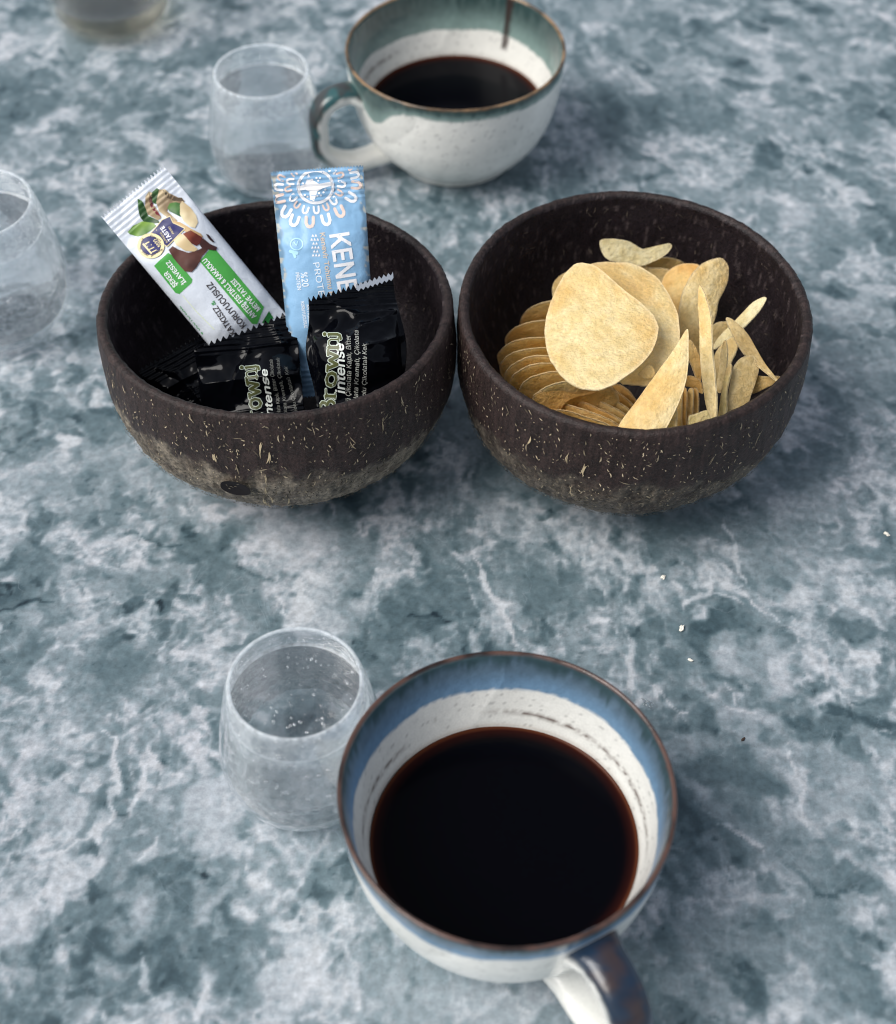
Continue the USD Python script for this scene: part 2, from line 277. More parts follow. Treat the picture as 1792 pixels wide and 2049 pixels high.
PATCHES = [
    (605, 1095, 92, 78, 0.3, 1.86, 0.30), (1510, 1325, 80, 52, 0.25, 1.86, 0.25), (130, 1620, 66, 58, -0.4, 1.84, 0.25), (420, 1625, 80, 62, 0.6, 1.84, 0.25),
    (147, 1782, 32, 34, 0, 1.92, 0.2), (255, 1815, 40, 42, 0.2, 1.76, 0.3), (590, 1940, 62, 90, 0.1, 1.84, 0.35), (40, 1860, 55, 60, 0, 1.76, 0.4),
    (1080, 1175, 108, 62, 0.35, 1.34, 0.25), (838, 1210, 62, 52, 0.1, 1.30, 0.25), (1460, 1545, 80, 48, 0.2, 1.33, 0.3), (60, 2000, 80, 60, 0, 1.25, 0.4),
    (345, 1195, 18, 34, 0.2, 1.08, 0.3), (300, 1085, 60, 13, 0.15, -0.16, 0.7), (560, 1160, 50, 18, 0.35, -0.16, 0.7), (850, 1240, 36, 10, -0.2, -0.2, 0.7),
    (1380, 1040, 120, 60, 0.2, 1.40, 0.3), (1600, 1100, 130, 70, 0.3, 1.48, 0.3), (1600, 985, 90, 50, 0.1, 1.52, 0.3), (1640, 1145, 60, 14, 0.15, 0.32, 0.5), (1585, 1195, 45, 22, 0.1, 0.3, 0.4),
    (1700, 1190, 45, 18, 0.3, 0.3, 0.4), (1745, 1290, 40, 22, 0.3, 0.3, 0.4), (1560, 1700, 110, 60, 0.5, 1.44, 0.4), (1690, 1560, 100, 45, 0.5, 1.68, 0.4),
    (1340, 1480, 70, 35, 0.1, 1.74, 0.35), (1480, 1440, 60, 25, 0.0, 1.78, 0.3), (1650, 1900, 90, 55, 0.2, 1.45, 0.4), (1420, 1880, 80, 55, 0.4, 1.50, 0.4), (1600, 2000, 60, 25, 0, 1.74, 0.4),
    (800, 1960, 130, 80, 0, 1.70, 0.5), (900, 2020, 160, 60, 0, 1.74, 0.5), (1360, 1330, 50, 60, 0, 1.30, 0.4), (1470, 1360, 30, 12, 0.2, -0.2, 0.4),  # first pair: soft haze of reflected light painted into the stone colour
    (230, 1350, 70, 40, 0.3, 1.38, 0.4), (90, 1130, 60, 40, 0.1, 1.55, 0.4), (420, 960, 90, 40, 0.1, 1.62, 0.4), (250, 930, 90, 40, 0.1, 1.66, 0.4), (90, 950, 80, 40, 0, 1.62, 0.4),
    (300, 1590, 25, 16, 0, 1.8, 0.3), (520, 1720, 36, 40, 0.5, 1.36, 0.3), (310, 1900, 40, 50, 0, 1.35, 0.4), (370, 1830, 40, 40, 0, 1.40, 0.4), (430, 1770, 35, 30, 0, 1.78, 0.35),
    (180, 1425, 70, 55, 0.1, 1.42, 0.3), (60, 1500, 60, 60, 0, 1.72, 0.4), (520, 1340, 45, 50, 0.5, 1.72, 0.35), (700, 1130, 40, 60, 0, 1.5, 0.4), (660, 1230, 50, 60, 0, 1.72, 0.4),
    (1590, 425, 42, 26, 0.1, 1.88, 0.3), (1730, 600, 40, 34, 0, 1.80, 0.35), (1550, 520, 60, 20, 0.1, 1.68, 0.4), (1700, 130, 70, 30, 0.1, 1.62, 0.4), (1560, 140, 40, 22, 0.1, 1.78, 0.4),
    (1270, 85, 40, 22, 0.2, 1.70, 0.4), (1400, 230, 60, 30, 0.2, 1.30, 0.5), (1250, 240, 70, 40, 0, 1.28, 0.5), (1690, 260, 60, 30, 0.1, 1.5, 0.5), (1680, 470, 60, 30, 0, 1.42, 0.4),
    (1000, 900, 30, 50, 0.2, 1.36, 0.4), (905, 1000, 60, 35, 0.2, 1.38, 0.4), (1000, 1030, 70, 20, 0.3, 1.70, 0.5), (150, 560, 45, 30, 0.2, 1.74, 0.4), (60, 300, 70, 30, 0, 1.55, 0.5),
    (380, 270, 30, 22, 0, 1.34, 0.4), (260, 240, 26, 16, 0, 1.82, 0.4), (350, 400, 60, 26, 0, 1.36, 0.4), (240, 300, 50, 22, 0.1, 1.40, 0.5), (120, 230, 24, 14, 0, 1.80, 0.4), (420, 180, 30, 14, 0, 1.76, 0.4),
    (500, 40, 60, 22, 0.1, 1.72, 0.4), (600, 60, 40, 22, 0, 1.60, 0.4), (80, 60, 60, 26, 0, 1.62, 0.4), (860, 350, 60, 24, 0, 1.66, 0.4), (1000, 350, 60, 16, 0, 1.4, 0.4),
]
VEINS = [
    ([(942, 1108), (958, 1140), (985, 1190), (1010, 1232), (1062, 1290)], 0.0016, 0.42), ([(905, 1120), (940, 1200), (950, 1240)], 0.0006, 0.2),
    ([(1444, 1030), (1462, 1085), (1490, 1150), (1500, 1178)], 0.0010, 0.33), ([(1400, 1085), (1470, 1090)], 0.0006, 0.25), ([(1420, 1130), (1480, 1180), (1550, 1240), (1600, 1280)], 0.0009, 0.28), ([(1440, 1150), (1520, 1210), (1570, 1225)], 0.0006, 0.25),
    ([(1410, 1120), (1412, 1170), (1380, 1200), (1360, 1225)], 0.0013, 0.33), ([(1412, 1172), (1450, 1185), (1480, 1205)], 0.0011, 0.3),
    ([(205, 1440), (222, 1500), (228, 1560), (220, 1620), (165, 1690), (112, 1740)], 0.0013, 0.34), ([(320, 1660), (290, 1720), (270, 1740)], 0.0007, 0.25), ([(290, 1540), (275, 1600), (260, 1640)], 0.0013, 0.3), ([(264, 1490), (268, 1600)], 0.0006, 0.22),
    ([(1270, 1250), (1262, 1310), (1255, 1380)], 0.0018, 0.25), ([(1300, 1360), (1335, 1395), (1372, 1425)], 0.0010, 0.34), ([(1440, 1360), (1465, 1420)], 0.0007, 0.3), ([(1520, 1430), (1470, 1425), (1440, 1420)], 0.001, 0.25),
    ([(880, 880), (905, 920), (925, 962)], 0.0008, 0.34), ([(870, 870), (915, 880)], 0.0008, 0.3), ([(1580, 1480), (1600, 1600), (1632, 1690)], 0.0009, 0.3), ([(1440, 1640), (1500, 1690), (1520, 1710)], 0.0010, 0.32),
    ([(1640, 1300), (1660, 1370)], 0.0011, 0.28), ([(1750, 1450), (1792, 1480)], 0.0010, 0.3), ([(280, 1900), (300, 1960), (320, 1990)], 0.0014, 0.3), ([(400, 1960), (395, 2040)], 0.0016, 0.28),
    ([(590, 1160), (596, 1215), (598, 1260)], 0.0016, 0.3), ([(560, 1195), (566, 1235)], 0.0010, 0.3), ([(270, 1075), (330, 1092), (365, 1085)], 0.0010, -0.2), ([(480, 1130), (520, 1150), (570, 1165)], 0.0009, -0.2), ([(320, 1190), (335, 1220)], 0.0025, -0.3),
    ([(820, 1225), (860, 1230), (890, 1245)], 0.0009, -0.2), ([(1560, 1730), (1640, 1780), (1700, 1790)], 0.0016, -0.2), ([(0, 1220), (40, 1215), (90, 1210)], 0.0012, -0.25),
]
vf, col = marble_sheet()
tag(part('tabletop', vf, M['marble'], smooth=False, col=col), 'teal grey and white veined marble tabletop under everything', 'table', kind='structure')

# ------------------------------------------------------------------ mugs
def hand_noise(a, k, seed):               # noise round a circle
    return fbm(np.stack([np.cos(a) * k, np.sin(a) * k, np.zeros_like(a) + seed * 7.3], -1), 4, seed)
def mug(name, label, px, py, palette, handle_dir, coffee_z, coffee_label, R=0.049, H=0.057, seed=1, drip=None, stain=None, px_is_rim=True):
    c = at(px, py, H); c[2] = 0
    t = thing(name, label, 'mug', c)
    s = R / 0.049; h = H / 0.057
    outer = [(0.0, 0.0022), (0.018, 0.0022), (0.0215, 0.0005), (0.0240, 0.0), (0.0275, 0.0006), (0.0290, 0.003), (0.0352, 0.0095), (0.0415, 0.0190), (0.0452, 0.0290), (0.0475, 0.0410), (0.0485, 0.0520), (0.0488, 0.0562)]
    rim = [(0.0486, 0.0567), (0.0481, 0.0570), (0.0475, 0.0567)]
    inner = [(0.0471, 0.0558), (0.0462, 0.0500), (0.0445, 0.0400), (0.0416, 0.0290), (0.0368, 0.0180), (0.0285, 0.0095), (0.014, 0.0060), (0.0, 0.0056)]
    po, pi = resample(outer, 90), resample(inner, 90)
    prof = np.vstack([po, rim, pi]) * [s, h]
    n = 300
    v, f = lathe(prof, n)
    kind = np.repeat(np.r_[np.zeros(len(po)), np.ones(len(rim)), np.full(len(pi), 2)], n)
    a = np.arctan2(v[:, 1], v[:, 0]); z = v[:, 2]
    wob = 1 + 0.006 * np.sin(2 * a + seed) + 0.004 * np.sin(3 * a + 2 * seed); v[:, :2] *= wob[:, None]
    d = (H - z)
    d2 = d * 1000                                                    # millimetres below the rim
    edge = (hand_noise(a, 2.2, seed) - 0.5) * 5 + (hand_noise(a, 30, seed + 1) - 0.5) * 1.6
    streak = hand_noise(a, 26, seed + 2) ; streak2 = fbm(np.stack([np.cos(a) * 40, np.sin(a) * 40, d2 * 0.35], -1), 3, seed + 3)
    pal = palette
    mott = fbm(v * 260, 4, seed + 5)
    inside = kind == 2
    white = pal['white'] * (0.94 + 0.12 * mott[:, None])
    sp = fbm(v * 900, 2, seed + 8); white = white * (1 - 0.35 * sstep(0.70, 0.78, sp)[:, None])
    def band(x0, x1, soft, x): return sstep(x0 - soft, x0 + soft, x) * (1 - sstep(x1 - soft, x1 + soft, x))
    hang = math.atan2(handle_dir[1], handle_dir[0]) + pal['patch'][0]; da = np.abs((a - hang + math.pi) % (2 * math.pi) - math.pi)
    bl = np.where(inside, pal['in_band'], pal['out_band'] + pal['patch'][1] * np.exp(-(da / (pal['patch'][2] * 1.4)) ** 2)) + edge
    colr = white.copy()
    kb = 1 - sstep(bl - 0.5, bl + 0.7, d2)
    bandc = pal['band'] * (0.75 + 0.5 * streak2[:, None]) * (1 - kb[:, None] * 0) 
    light_low = sstep(0.35, 0.95, d2 / bl)[:, None]
    bandc = bandc * (1 - light_low) + pal['band_low'] * (0.8 + 0.4 * streak2[:, None]) * light_low
    colr = colr * (1 - kb[:, None]) + bandc * kb[:, None]
    dk = (1 - sstep(pal['dark_w'] * 0.4, pal['dark_w'] * 1.6, d2 * np.where(inside, 1.0, 2.0) + (streak - 0.5) * 12)) * 0.9
    colr = colr * (1 - dk[:, None]) + pal['dark'] * (0.7 + 0.6 * mott[:, None]) * dk[:, None]
    rb = (1 - sstep(0.35, 1.1, d2 + (mott - 0.5) * 1.4))
    colr = colr * (1 - rb[:, None]) + pal['rim'] * (0.3 + 1.1 * sstep(0.3, 0.7, fbm(v * 140, 3, seed + 31))[:, None]) * rb[:, None]
    if stain:                                                        # dried coffee ring: mm below rim, angles from, to
        for (dm, a0, a1, wd, k) in stain:
            x = (a - a0) % (2 * math.pi); on = x < ((a1 - a0) % (2 * math.pi))
            u = x / ((a1 - a0) % (2 * math.pi))
            line = np.exp(-((d2 - dm - 1.6 * (hand_noise(a, 3, seed + 9) - 0.5)) / wd) ** 2) * sstep(0.30, 0.62, fbm(np.stack([np.cos(a) * 28, np.sin(a) * 28, d2 * 1.3], -1), 3, seed + 11)) * np.clip(np.minimum(u, 1 - u) * 6, 0, 1)
            kk = np.where(on & inside, line * k, 0)[:, None]
            colr = colr * (1 - kk) + srgb(74, 48, 36) * kk
    if drip is not None:
        a0, dm, wd = drip
        x = np.abs((a - a0 + math.pi) % (2 * math.pi) - math.pi) * R * 1000 + 0.8 * (fbm(np.stack([d2 * .5, d2 * 0, d2 * 0], -1), 2, 5) - 0.5)
        kk = np.where(inside, (1 - sstep(wd * 0.6, wd, x)) * (1 - sstep(dm, dm + 2, d2)) , 0)[:, None] * 0.85
        colr = colr * (1 - kk) + srgb(48, 30, 26) * kk
    wet = np.where(inside, np.exp(-((z - coffee_z - 0.0008) / 0.0011) ** 2), 0)[:, None] * 0.35
    colr = colr * (1 - wet) + srgb(120, 90, 60) * wet
    part('body', (v + c, f), M['ceramic'], t, col=np.clip(colr, 0, 1))
    # handle: a strap loop
    hd = nrm([handle_dir[0], handle_dir[1], 0]); up = np.array([0, 0, 1.0]); sd = np.cross(up, hd)
    def prof_r(zz): return np.interp(zz, prof[:90, 1], prof[:90, 0])
    hs = pal['hs']
    loop = np.array([(prof_r(H * 0.76) - 0.0014, H * 0.76), (R + 0.005 * hs, H * 0.82), (R + 0.015 * hs, H * 0.79), (R + 0.0220 * hs, H * 0.62), (R + 0.0220 * hs, H * 0.42), (R + 0.013 * hs, H * 0.24), (R + 0.000, H * 0.17), (prof_r(H * 0.20) - 0.0022, H * 0.20)])
    pl = resample(loop, 60); tg = np.gradient(pl, axis=0); tg /= np.linalg.norm(tg, axis=1, keepdims=True)
    k = 28; ang = np.arange(k) * 2 * math.pi / k
    ca, sa = np.cos(ang), np.sin(ang)
    ex = np.sign(ca) * np.abs(ca) ** 0.75; ey = np.sign(sa) * np.abs(sa) ** 0.75
    wd = hs * np.interp(np.linspace(0, 1, 60), [0, 0.1, 0.5, 0.9, 1], [0.0100, 0.0072, 0.0064, 0.0070, 0.0090]); th = hs * np.interp(np.linspace(0, 1, 60), [0, 0.12, 0.5, 1], [0.0046, 0.0052, 0.0050, 0.0052])
    hv = []
    for i in range(60):
        nn = hd * (-tg[i, 1]) * -1 + up * tg[i, 0] * -1      # in-plane normal
        ctr = hd * pl[i, 0] + up * pl[i, 1]
        hv.append(ctr + sd * (wd[i] * ex)[:, None] + nn * (th[i] * ey)[:, None])
    hv = np.vstack(hv); hf = grid_faces(60, k, True)
    s_ = np.repeat(np.linspace(0, 1, 60), k); eyr = np.tile(ey, 60); exr = np.tile(ex, 60)
    m1 = fbm(hv * 220, 4, seed + 20)
    hc = np.tile(pal['white'], (len(hv), 1))
    outw = -eyr
    face = sstep(0.12, 0.42, outw + (m1 - 0.5) * 0.6) * (1 - sstep(pal['handle_to'] - 0.1, pal['handle_to'] + 0.1, s_)) 
    g = pal['handle'] * (0.5 + 1.0 * m1[:, None]); br = sstep(0.48, 0.62, fbm(hv * 150, 3, seed + 21))[:, None] * 0.7
    g = g * (1 - br) + pal['handle_spot'] * br
    hc = hc * (1 - face[:, None]) + g * face[:, None]
    part('handle', (hv + c, hf), M['ceramic'], t, col=np.clip(hc, 0, 1))
    # coffee
    rc = np.interp(coffee_z, pi[::-1, 1] * h, pi[::-1, 0] * s)
    rr = np.r_[np.linspace(0, rc - 0.004, 30), np.linspace(rc - 0.0038, rc + 0.0002, 24)]
    zz = coffee_z + 0.0006 * np.exp(-(rc - rr) / 0.0007)
    low = np.interp(np.linspace(coffee_z - 0.0005, 0.0065 * h, 20), pi[::-1, 1] * h, pi[::-1, 0] * s) - 0.0001
    pr = np.vstack([np.stack([rr, zz], 1)[::1], np.stack([low, np.linspace(coffee_z - 0.0005, 0.0065 * h, 20)], 1), [[0, 0.0065 * h]]])
    cv, cf = lathe(pr, 160); cf = cf[:, ::-1]
    rad = np.hypot(cv[:, 0], cv[:, 1]); e = np.clip((rc - rad) / 0.0042, 0, 1)
    edgec, midc, deep = srgb(82, 44, 26), srgb(40, 15, 11), srgb(3, 3, 6)
    cc = np.where(e[:, None] < 0.25, edgec + (midc - edgec) * (e[:, None] / 0.25), midc + (deep - midc) * np.clip((e[:, None] - 0.25) / 0.75, 0, 1) ** 0.7)
    co = part('coffee', (cv + c * [1, 1, 0], cf), M['coffee'], col=cc)
    tag(co, coffee_label, 'coffee')
    return t, c

blue = dict(white=srgb(226, 226, 220), band=srgb(84, 104, 120), band_low=srgb(106, 138, 166), dark=srgb(46, 66, 70), dark_w=4.6, rim=srgb(72, 52, 45), in_band=15.5, out_band=9.0,
            handle=srgb(26, 42, 60), handle_spot=srgb(62, 46, 40), handle_to=0.8, patch=(0.0, -3.0, 0.25), hs=0.92)
green = dict(white=srgb(228, 227, 220), band=srgb(70, 88, 86), band_low=srgb(122, 144, 139), dark=srgb(40, 62, 62), dark_w=5.0, rim=srgb(120, 96, 70), in_band=19.0, out_band=6.0,
             handle=srgb(46, 82, 84), handle_spot=srgb(60, 44, 42), handle_to=0.62, patch=(0.30, 12.0, 0.17), hs=0.80)
mug('coffee_mug', 'blue-rimmed white stoneware mug of coffee standing beside the glass in the foreground', 1014, 1578, blue, (0.47, -0.88), 0.0255, 'black coffee filling the blue-rimmed mug',
    seed=3, stain=[(25.0, -0.3, 1.75, 0.9, 0.9), (26.0, 2.3, 3.3, 0.8, 0.8)])
mug('coffee_mug', 'green-rimmed white stoneware mug with a coffee drip inside, behind the bowls', 911, 92, green, (-0.93, -0.40), 0.0250, 'black coffee in the green-rimmed mug with the drip',
    seed=8, drip=(1.0, 24, 2.4), stain=[(24.5, 2.2, 3.2, 0.9, 0.8)])

# ------------------------------------------------------------------ drinking glasses
G_OUT = [(0.0, 0.0), (0.0165, 0.0), (0.0192, 0.0006), (0.0224, 0.0034), (0.0252, 0.0090), (0.0266, 0.0152), (0.0268, 0.0205), (0.0260, 0.0285), (0.0246, 0.0375), (0.0226, 0.0480), (0.0209, 0.0548)]
def water_glass(label, water_label, px, py, lev, s=1.0, seed=1, bubbles=60):
    H = 0.0548 * s; c = at(px, py, H); c[2] = 0
    t = thing('water_glass', label, 'glass', c, 'small glasses of sparkling water')
    out = resample(np.array(G_OUT) * s, 70); inn = np.array([p for p in G_OUT if p[1] > 0.0085]) * s - [0.0014 * s, 0]
    inn = resample(np.vstack([inn[::-1], [(0.0215 * s, 0.0066 * s), (0.016 * s, 0.0052 * s), (0, 0.0050 * s)]]), 60)
    rim = np.array([(out[-1, 0] - 0.0003, H + 0.0005), (out[-1, 0] - 0.0007 * s, H + 0.0007), (out[-1, 0] - 0.0011 * s, H + 0.0005)])
    lv = lev * s; rw = np.interp(lv, inn[::-1, 1], inn[::-1, 0])
    wall = np.vstack([inn[inn[:, 1] > lv + 0.0008], [(rw, lv + 0.0007)]]); wet = np.vstack([[(rw, lv + 0.0007)], inn[inn[:, 1] < lv]])
    v, f = lathe(np.vstack([out, rim, wall]), 120)
    fz = np.r_[np.interp(out[:, 1] / H, [0, 0.12, 0.76, 0.82, 0.97, 1], [1.2, 0.25, 0.4, 1.8, 2.0, 5.0]), 6.0, 6.0, 6.0, np.full(len(wall), 0.25)]  # condensation on the upper wall; whitest rim and base corner are painted highlights
    part('glass_wall', (v + c, f), M['glass'], t, prim={'frost_glint': np.repeat(fz, 120)})
    wt = thing('water', water_label, 'water', c)
    wv, wf = lathe(wet[::-1], 120); bz = np.clip((wet[::-1][:, 1] - 0.0075 * s) / (0.006 * s), 0, 1); part('body', (wv + c, wf), M['water_in_glass'], wt, prim={'frost_glint': np.repeat(bz, 120)})  # wall whitened for clinging bubbles and the bright refracted band, painted in
    x = np.r_[np.linspace(0, rw - 0.002, 8), np.linspace(rw - 0.0017, rw, 8)]
    sv, sf = lathe(np.stack([x, lv + 0.0007 * np.exp(-(rw - x) / 0.0006)], 1), 120); part('surface', (sv + c, sf[:, ::-1]), M['water'], wt, prim={'frost_glint': np.repeat(np.where(x > rw - 0.0009, 1.0, 0.0), 120)})  # white outer ring is a glint painted along the meniscus
    r = np.random.default_rng(seed); bs = []
    ico = trimesh.creation.icosphere(2)
    for i in range(bubbles):
        rad = r.uniform(0.0003, 0.0006) if i % 6 else r.uniform(0.0006, 0.0009)
        if i % 3 == 0:
            a, q = r.uniform(0, 6.28), 0.018 * math.sqrt(r.random()); z = lev - 0.0012 if i % 2 else 0.0070
        else:
            a = r.uniform(0, 6.28); z = r.uniform(0.010, lev - 0.004); q = np.interp(z * s, inn[::-1, 1], inn[::-1, 0]) / s - 0.0012
        bs.append((np.array(ico.vertices) * rad + c + [math.cos(a) * q * s, math.sin(a) * q * s, z * s], np.array(ico.faces)))
    if bs: part('bubbles', merge(bs), M['bubble'], wt, kind='stuff')
    ds = []; ic1 = trimesh.creation.icosphere(1)
    for i in range(260):                                   # condensation beads inside the wall, above the water
        z = r.uniform(lv + 0.0012, H - 0.003) if i % 3 else r.uniform(lv + 0.0008, lv + 0.003); a = r.uniform(0, 6.28); q = np.interp(z, inn[::-1, 1], inn[::-1, 0]); rad = r.uniform(0.00012, 0.00032)
        ds.append((np.array(ic1.vertices) * [rad, rad, rad * 1.2] + c + [math.cos(a) * q, math.sin(a) * q, z], np.array(ic1.faces)))
    part('droplets', merge(ds), M['bubble'], t, kind='stuff')
    return c
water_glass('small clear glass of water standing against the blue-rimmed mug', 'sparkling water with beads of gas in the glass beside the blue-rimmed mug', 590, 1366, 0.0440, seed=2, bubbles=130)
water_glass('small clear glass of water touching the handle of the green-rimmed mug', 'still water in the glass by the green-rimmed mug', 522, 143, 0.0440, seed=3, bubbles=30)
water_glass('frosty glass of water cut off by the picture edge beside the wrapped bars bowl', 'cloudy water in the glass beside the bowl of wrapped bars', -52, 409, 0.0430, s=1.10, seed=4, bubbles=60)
# tumbler with thick base, mostly outside the picture
def tumbler():
    c = at(228, 34, 0.0); c[2] = 0
    t = thing('tumbler', 'larger clear tumbler with a thick pale base at the far corner', 'glass', c)
    out = resample([(0, 0.0006), (0.022, 0.0), (0.0262, 0.0010), (0.0300, 0.0050), (0.0322, 0.0110), (0.0335, 0.030), (0.0350, 0.085)], 50)
    inn = resample([(0.0335, 0.085), (0.0318, 0.032), (0.0292, 0.0160), (0.022, 0.0125), (0, 0.0120)], 40)
    lv = 0.055; rw = np.interp(lv, inn[::-1, 1], inn[::-1, 0])
    v, f = lathe(np.vstack([out, [(0.0346, 0.0857), (0.0339, 0.0857)], inn[inn[:, 1] > lv], [(rw, lv)]]), 100); part('glass_wall', (v + c, f), M['glass_clear'], t)
    wt = thing('water', 'pale water in the larger tumbler at the far corner', 'water', c)
    wv, wf = lathe(np.vstack([[(rw, lv)], inn[inn[:, 1] < lv]])[::-1], 100); part('body', (wv + c, wf), M['water_in_glass'], wt)
    sv, sf = lathe([(0, lv), (rw * 0.5, lv), (rw, lv)], 100); part('surface', (sv + c, sf[:, ::-1]), M['water'], wt)
    bv, bf = lathe([(0, 0.0012), (0.0215, 0.0010), (0.0262, 0.0035), (0.0286, 0.0075), (0.0284, 0.0090), (0.024, 0.0098), (0, 0.0100)], 80)
    M['amber'] = glassy('amber_glass', refr=0.4, ior=1.1, tint=(0.90, 0.87, 0.80))
    part('base', (bv + c, bf), M['amber'], t)
tumbler()

# ------------------------------------------------------------------ coconut bowls
class Bowl:
    def __init__(s, cx, cy, cz, R, tilt, seed):
        s.c = np.array([cx, cy, 0.0]); s.H, s.R, s.tilt, s.seed = cz, R, tilt, seed
        ze = 0.72; u = np.linspace(0.012, 1, 40) ** 1.3; re = 0.0658
        rr = np.where(u < ze, re * (1 - (np.clip(ze - u, 0, 1) / ze) ** 2.35) ** (1 / 2.05), re - (re - 0.0648) * (np.clip(u - ze, 0, 1) / (1 - ze)) ** 2); zz = 0.063 * u
        prof = [(0.0, 0.0006), (0.010, 0.0), (0.016, 0.0002)] + [(r_, z_) for r_, z_ in zip(rr, zz) if r_ > 0.019]
        s.out = resample(prof, 110)
        s.inn = resample([(0.0610, 0.0632)] + [(max(r_ - 0.0038 - 0.002 * (1 - z_ / 0.063), 0), z_ + 0.0034 * (1 - z_ / 0.063)) for r_, z_ in prof[:3:-1]] + [(0.010, 0.0038), (0, 0.0036)], 90)
        s.sc = np.array([R / 0.065, cz / 0.063])
    def shape(s, a, r, z, off=0.0):
        r = r * s.sc[0] * (1 + 0.010 * np.sin(2 * a + s.seed) + 0.006 * np.sin(3 * a + 1.7 * s.seed)); z = z * s.sc[1]
        p = np.stack([np.cos(a) * r, np.sin(a) * r, z], -1)
        lump = (fbm(p * 45, 3, s.seed) - 0.5) * 0.0016 * np.clip(r / 0.03, 0, 1)
        p[..., 0] += np.cos(a) * lump; p[..., 1] += np.sin(a) * lump
        zz = p[..., 2] - 0.0
        y, z0 = p[..., 1].copy(), zz.copy()
        wgt = sstep(0.0, 0.02, z0)                                   # the foot stays flat on the table
        p[..., 2] = z0 + wgt * (y * math.tan(s.tilt)) * (z0 / s.H)
        return p + s.c
def build_bowl(B, label, name='coconut_bowl', eye=None, nfleck=1150):
    t = thing(name, label, 'bowl', B.c)
    n = 440
    a = np.arange(n) * 2 * math.pi / n
    lip = np.array([(0.0641, 0.0637), (0.0632, 0.0641), (0.0622, 0.0640)])
    prof = np.vstack([B.out, lip, B.inn]); k = len(prof)
    A = np.tile(a, (k, 1)); Rr = np.repeat(prof[:, 0], n).reshape(k, n); Z = np.repeat(prof[:, 1], n).reshape(k, n)
    v = B.shape(A.ravel(), Rr.ravel(), Z.ravel()); f = grid_faces(k, n, True)
    kind = np.repeat(np.r_[np.zeros(len(B.out)), np.ones(3), np.full(len(B.inn), 2)], n)
    av, zv = A.ravel(), Z.ravel() / 0.063
    q = v - B.c
    # rough husk below, smooth dark shell above; their border wanders
    border = (0.55 if B is BL else 0.54) + 0.18 * (hand_noise(av, 2.5, B.seed + 3) - 0.5) + 0.16 * (hand_noise(av, 12, B.seed + 4) - 0.5) + 0.14 * (fbm(np.stack([np.cos(av) * 30, np.sin(av) * 30, zv * 18], -1), 3, B.seed + 22) - 0.5) + 0.10 * np.sin(av * 1.0 + B.seed * 2)
    rough = (1 - sstep(-0.035, 0.05, zv - border)) * (kind == 0)
    fib = fbm(np.stack([np.cos(av) * 34, np.sin(av) * 34, zv * 7], -1), 4, B.seed + 5); fine = fbm(q * 900, 3, B.seed + 6); med = fbm(q * 160, 4, B.seed + 7)
    nrml = vnormals(v, f)
    v = v + nrml * (rough * ((fine - 0.5) * 0.0010 + (fib - 0.5) * 0.0012 - 0.0004) + (1 - rough) * (fib - 0.5) * 0.0005)[:, None]
    fs = fbm(np.stack([np.cos(av) * 75, np.sin(av) * 75, zv * 5], -1), 3, B.seed + 15)
    dark = srgb(42, 32, 30) * (0.25 + 0.9 * med[:, None] + 0.7 * sstep(0.3, 0.7, fs)[:, None]); husk = srgb(126, 116, 102) * (0.06 + 1.45 * sstep(0.25, 0.75, 0.5 * fib + 0.5 * fine)[:, None])
    hk2 = srgb(66, 54, 46) * (0.4 + 1.2 * fine[:, None]); mixh = sstep(0.45, 0.65, med)[:, None]
    husk = husk * (1 - 0.6 * mixh) + hk2 * 0.6 * mixh
    if B is BR: husk = husk * 0.45 + dark * 0.35
    ins = srgb(27, 21, 24) * (0.5 + 1.0 * fib[:, None])
    sc = sstep(0.62, 0.72, fbm(np.stack([np.cos(av) * 60, np.sin(av) * 60, zv * 14], -1), 3, B.seed + 9))[:, None]
    ins = ins * (1 - sc * 0.5) + srgb(84, 74, 74) * sc * 0.5
    col = np.where(kind[:, None] == 2, ins, np.where(kind[:, None] == 1, dark * 0.95, dark * (1 - rough[:, None]) + husk * rough[:, None]))
    # the growth seams: pale ridges running down
    part('shell', (v, f), M['shell'], t, col=np.clip(col, 0, 1))
    # pale fibre flecks set in the shell
    r = np.random.default_rng(B.seed + 50); fl, fc, fo = [], [], []
    def fleck(ang, z, ln, wd, tilt, tone, inside=False, lift=0.0):
        P = B.inn[::-1] if inside else B.out
        m = 4
        u = np.linspace(-0.5, 0.5, m); rows = []
        bend = r.uniform(-0.4, 0.4) * ln
        for uu in u:
            w = wd * (1 - (2 * abs(uu)) ** 2 * 0.8) * r.uniform(0.7, 1.2)
            off = bend * (uu * uu - 0.1)
            for sgn in (-1, 1):
                along, across = uu * ln, sgn * w / 2 + off
                dz = along * math.cos(tilt) - across * math.sin(tilt); dx = along * math.sin(tilt) + across * math.cos(tilt)
                zz = np.clip(z + dz / B.sc[1] * 0.9, 0.003, 0.0626); rr = np.interp(zz, P[8 if not inside else 0:, 1], P[8 if not inside else 0:, 0])
                rows.append((ang + dx / max(rr, 0.02), rr, zz))
        fl.append(rows); fc.append(np.tile(tone, (8, 1))); fo.append((inside, lift))
    for i in range(nfleck):
        ang = r.uniform(-math.pi, math.pi) if i % 3 else r.uniform(-2.9, -0.2)
        z = 0.063 * (0.30 + 0.695 * r.random() ** 0.7)
        ln = r.choice([r.uniform(0.0004, 0.0010), r.uniform(0.0008, 0.0020), r.uniform(0.002, 0.0040)], p=[0.55, 0.38, 0.07])
        fleck(ang, z, ln, r.uniform(0.00026, 0.00052), r.normal(0, 0.5) + B.seed % 2 * -0.3, srgb(200, 184, 154) * r.uniform(0.12, 1.0))
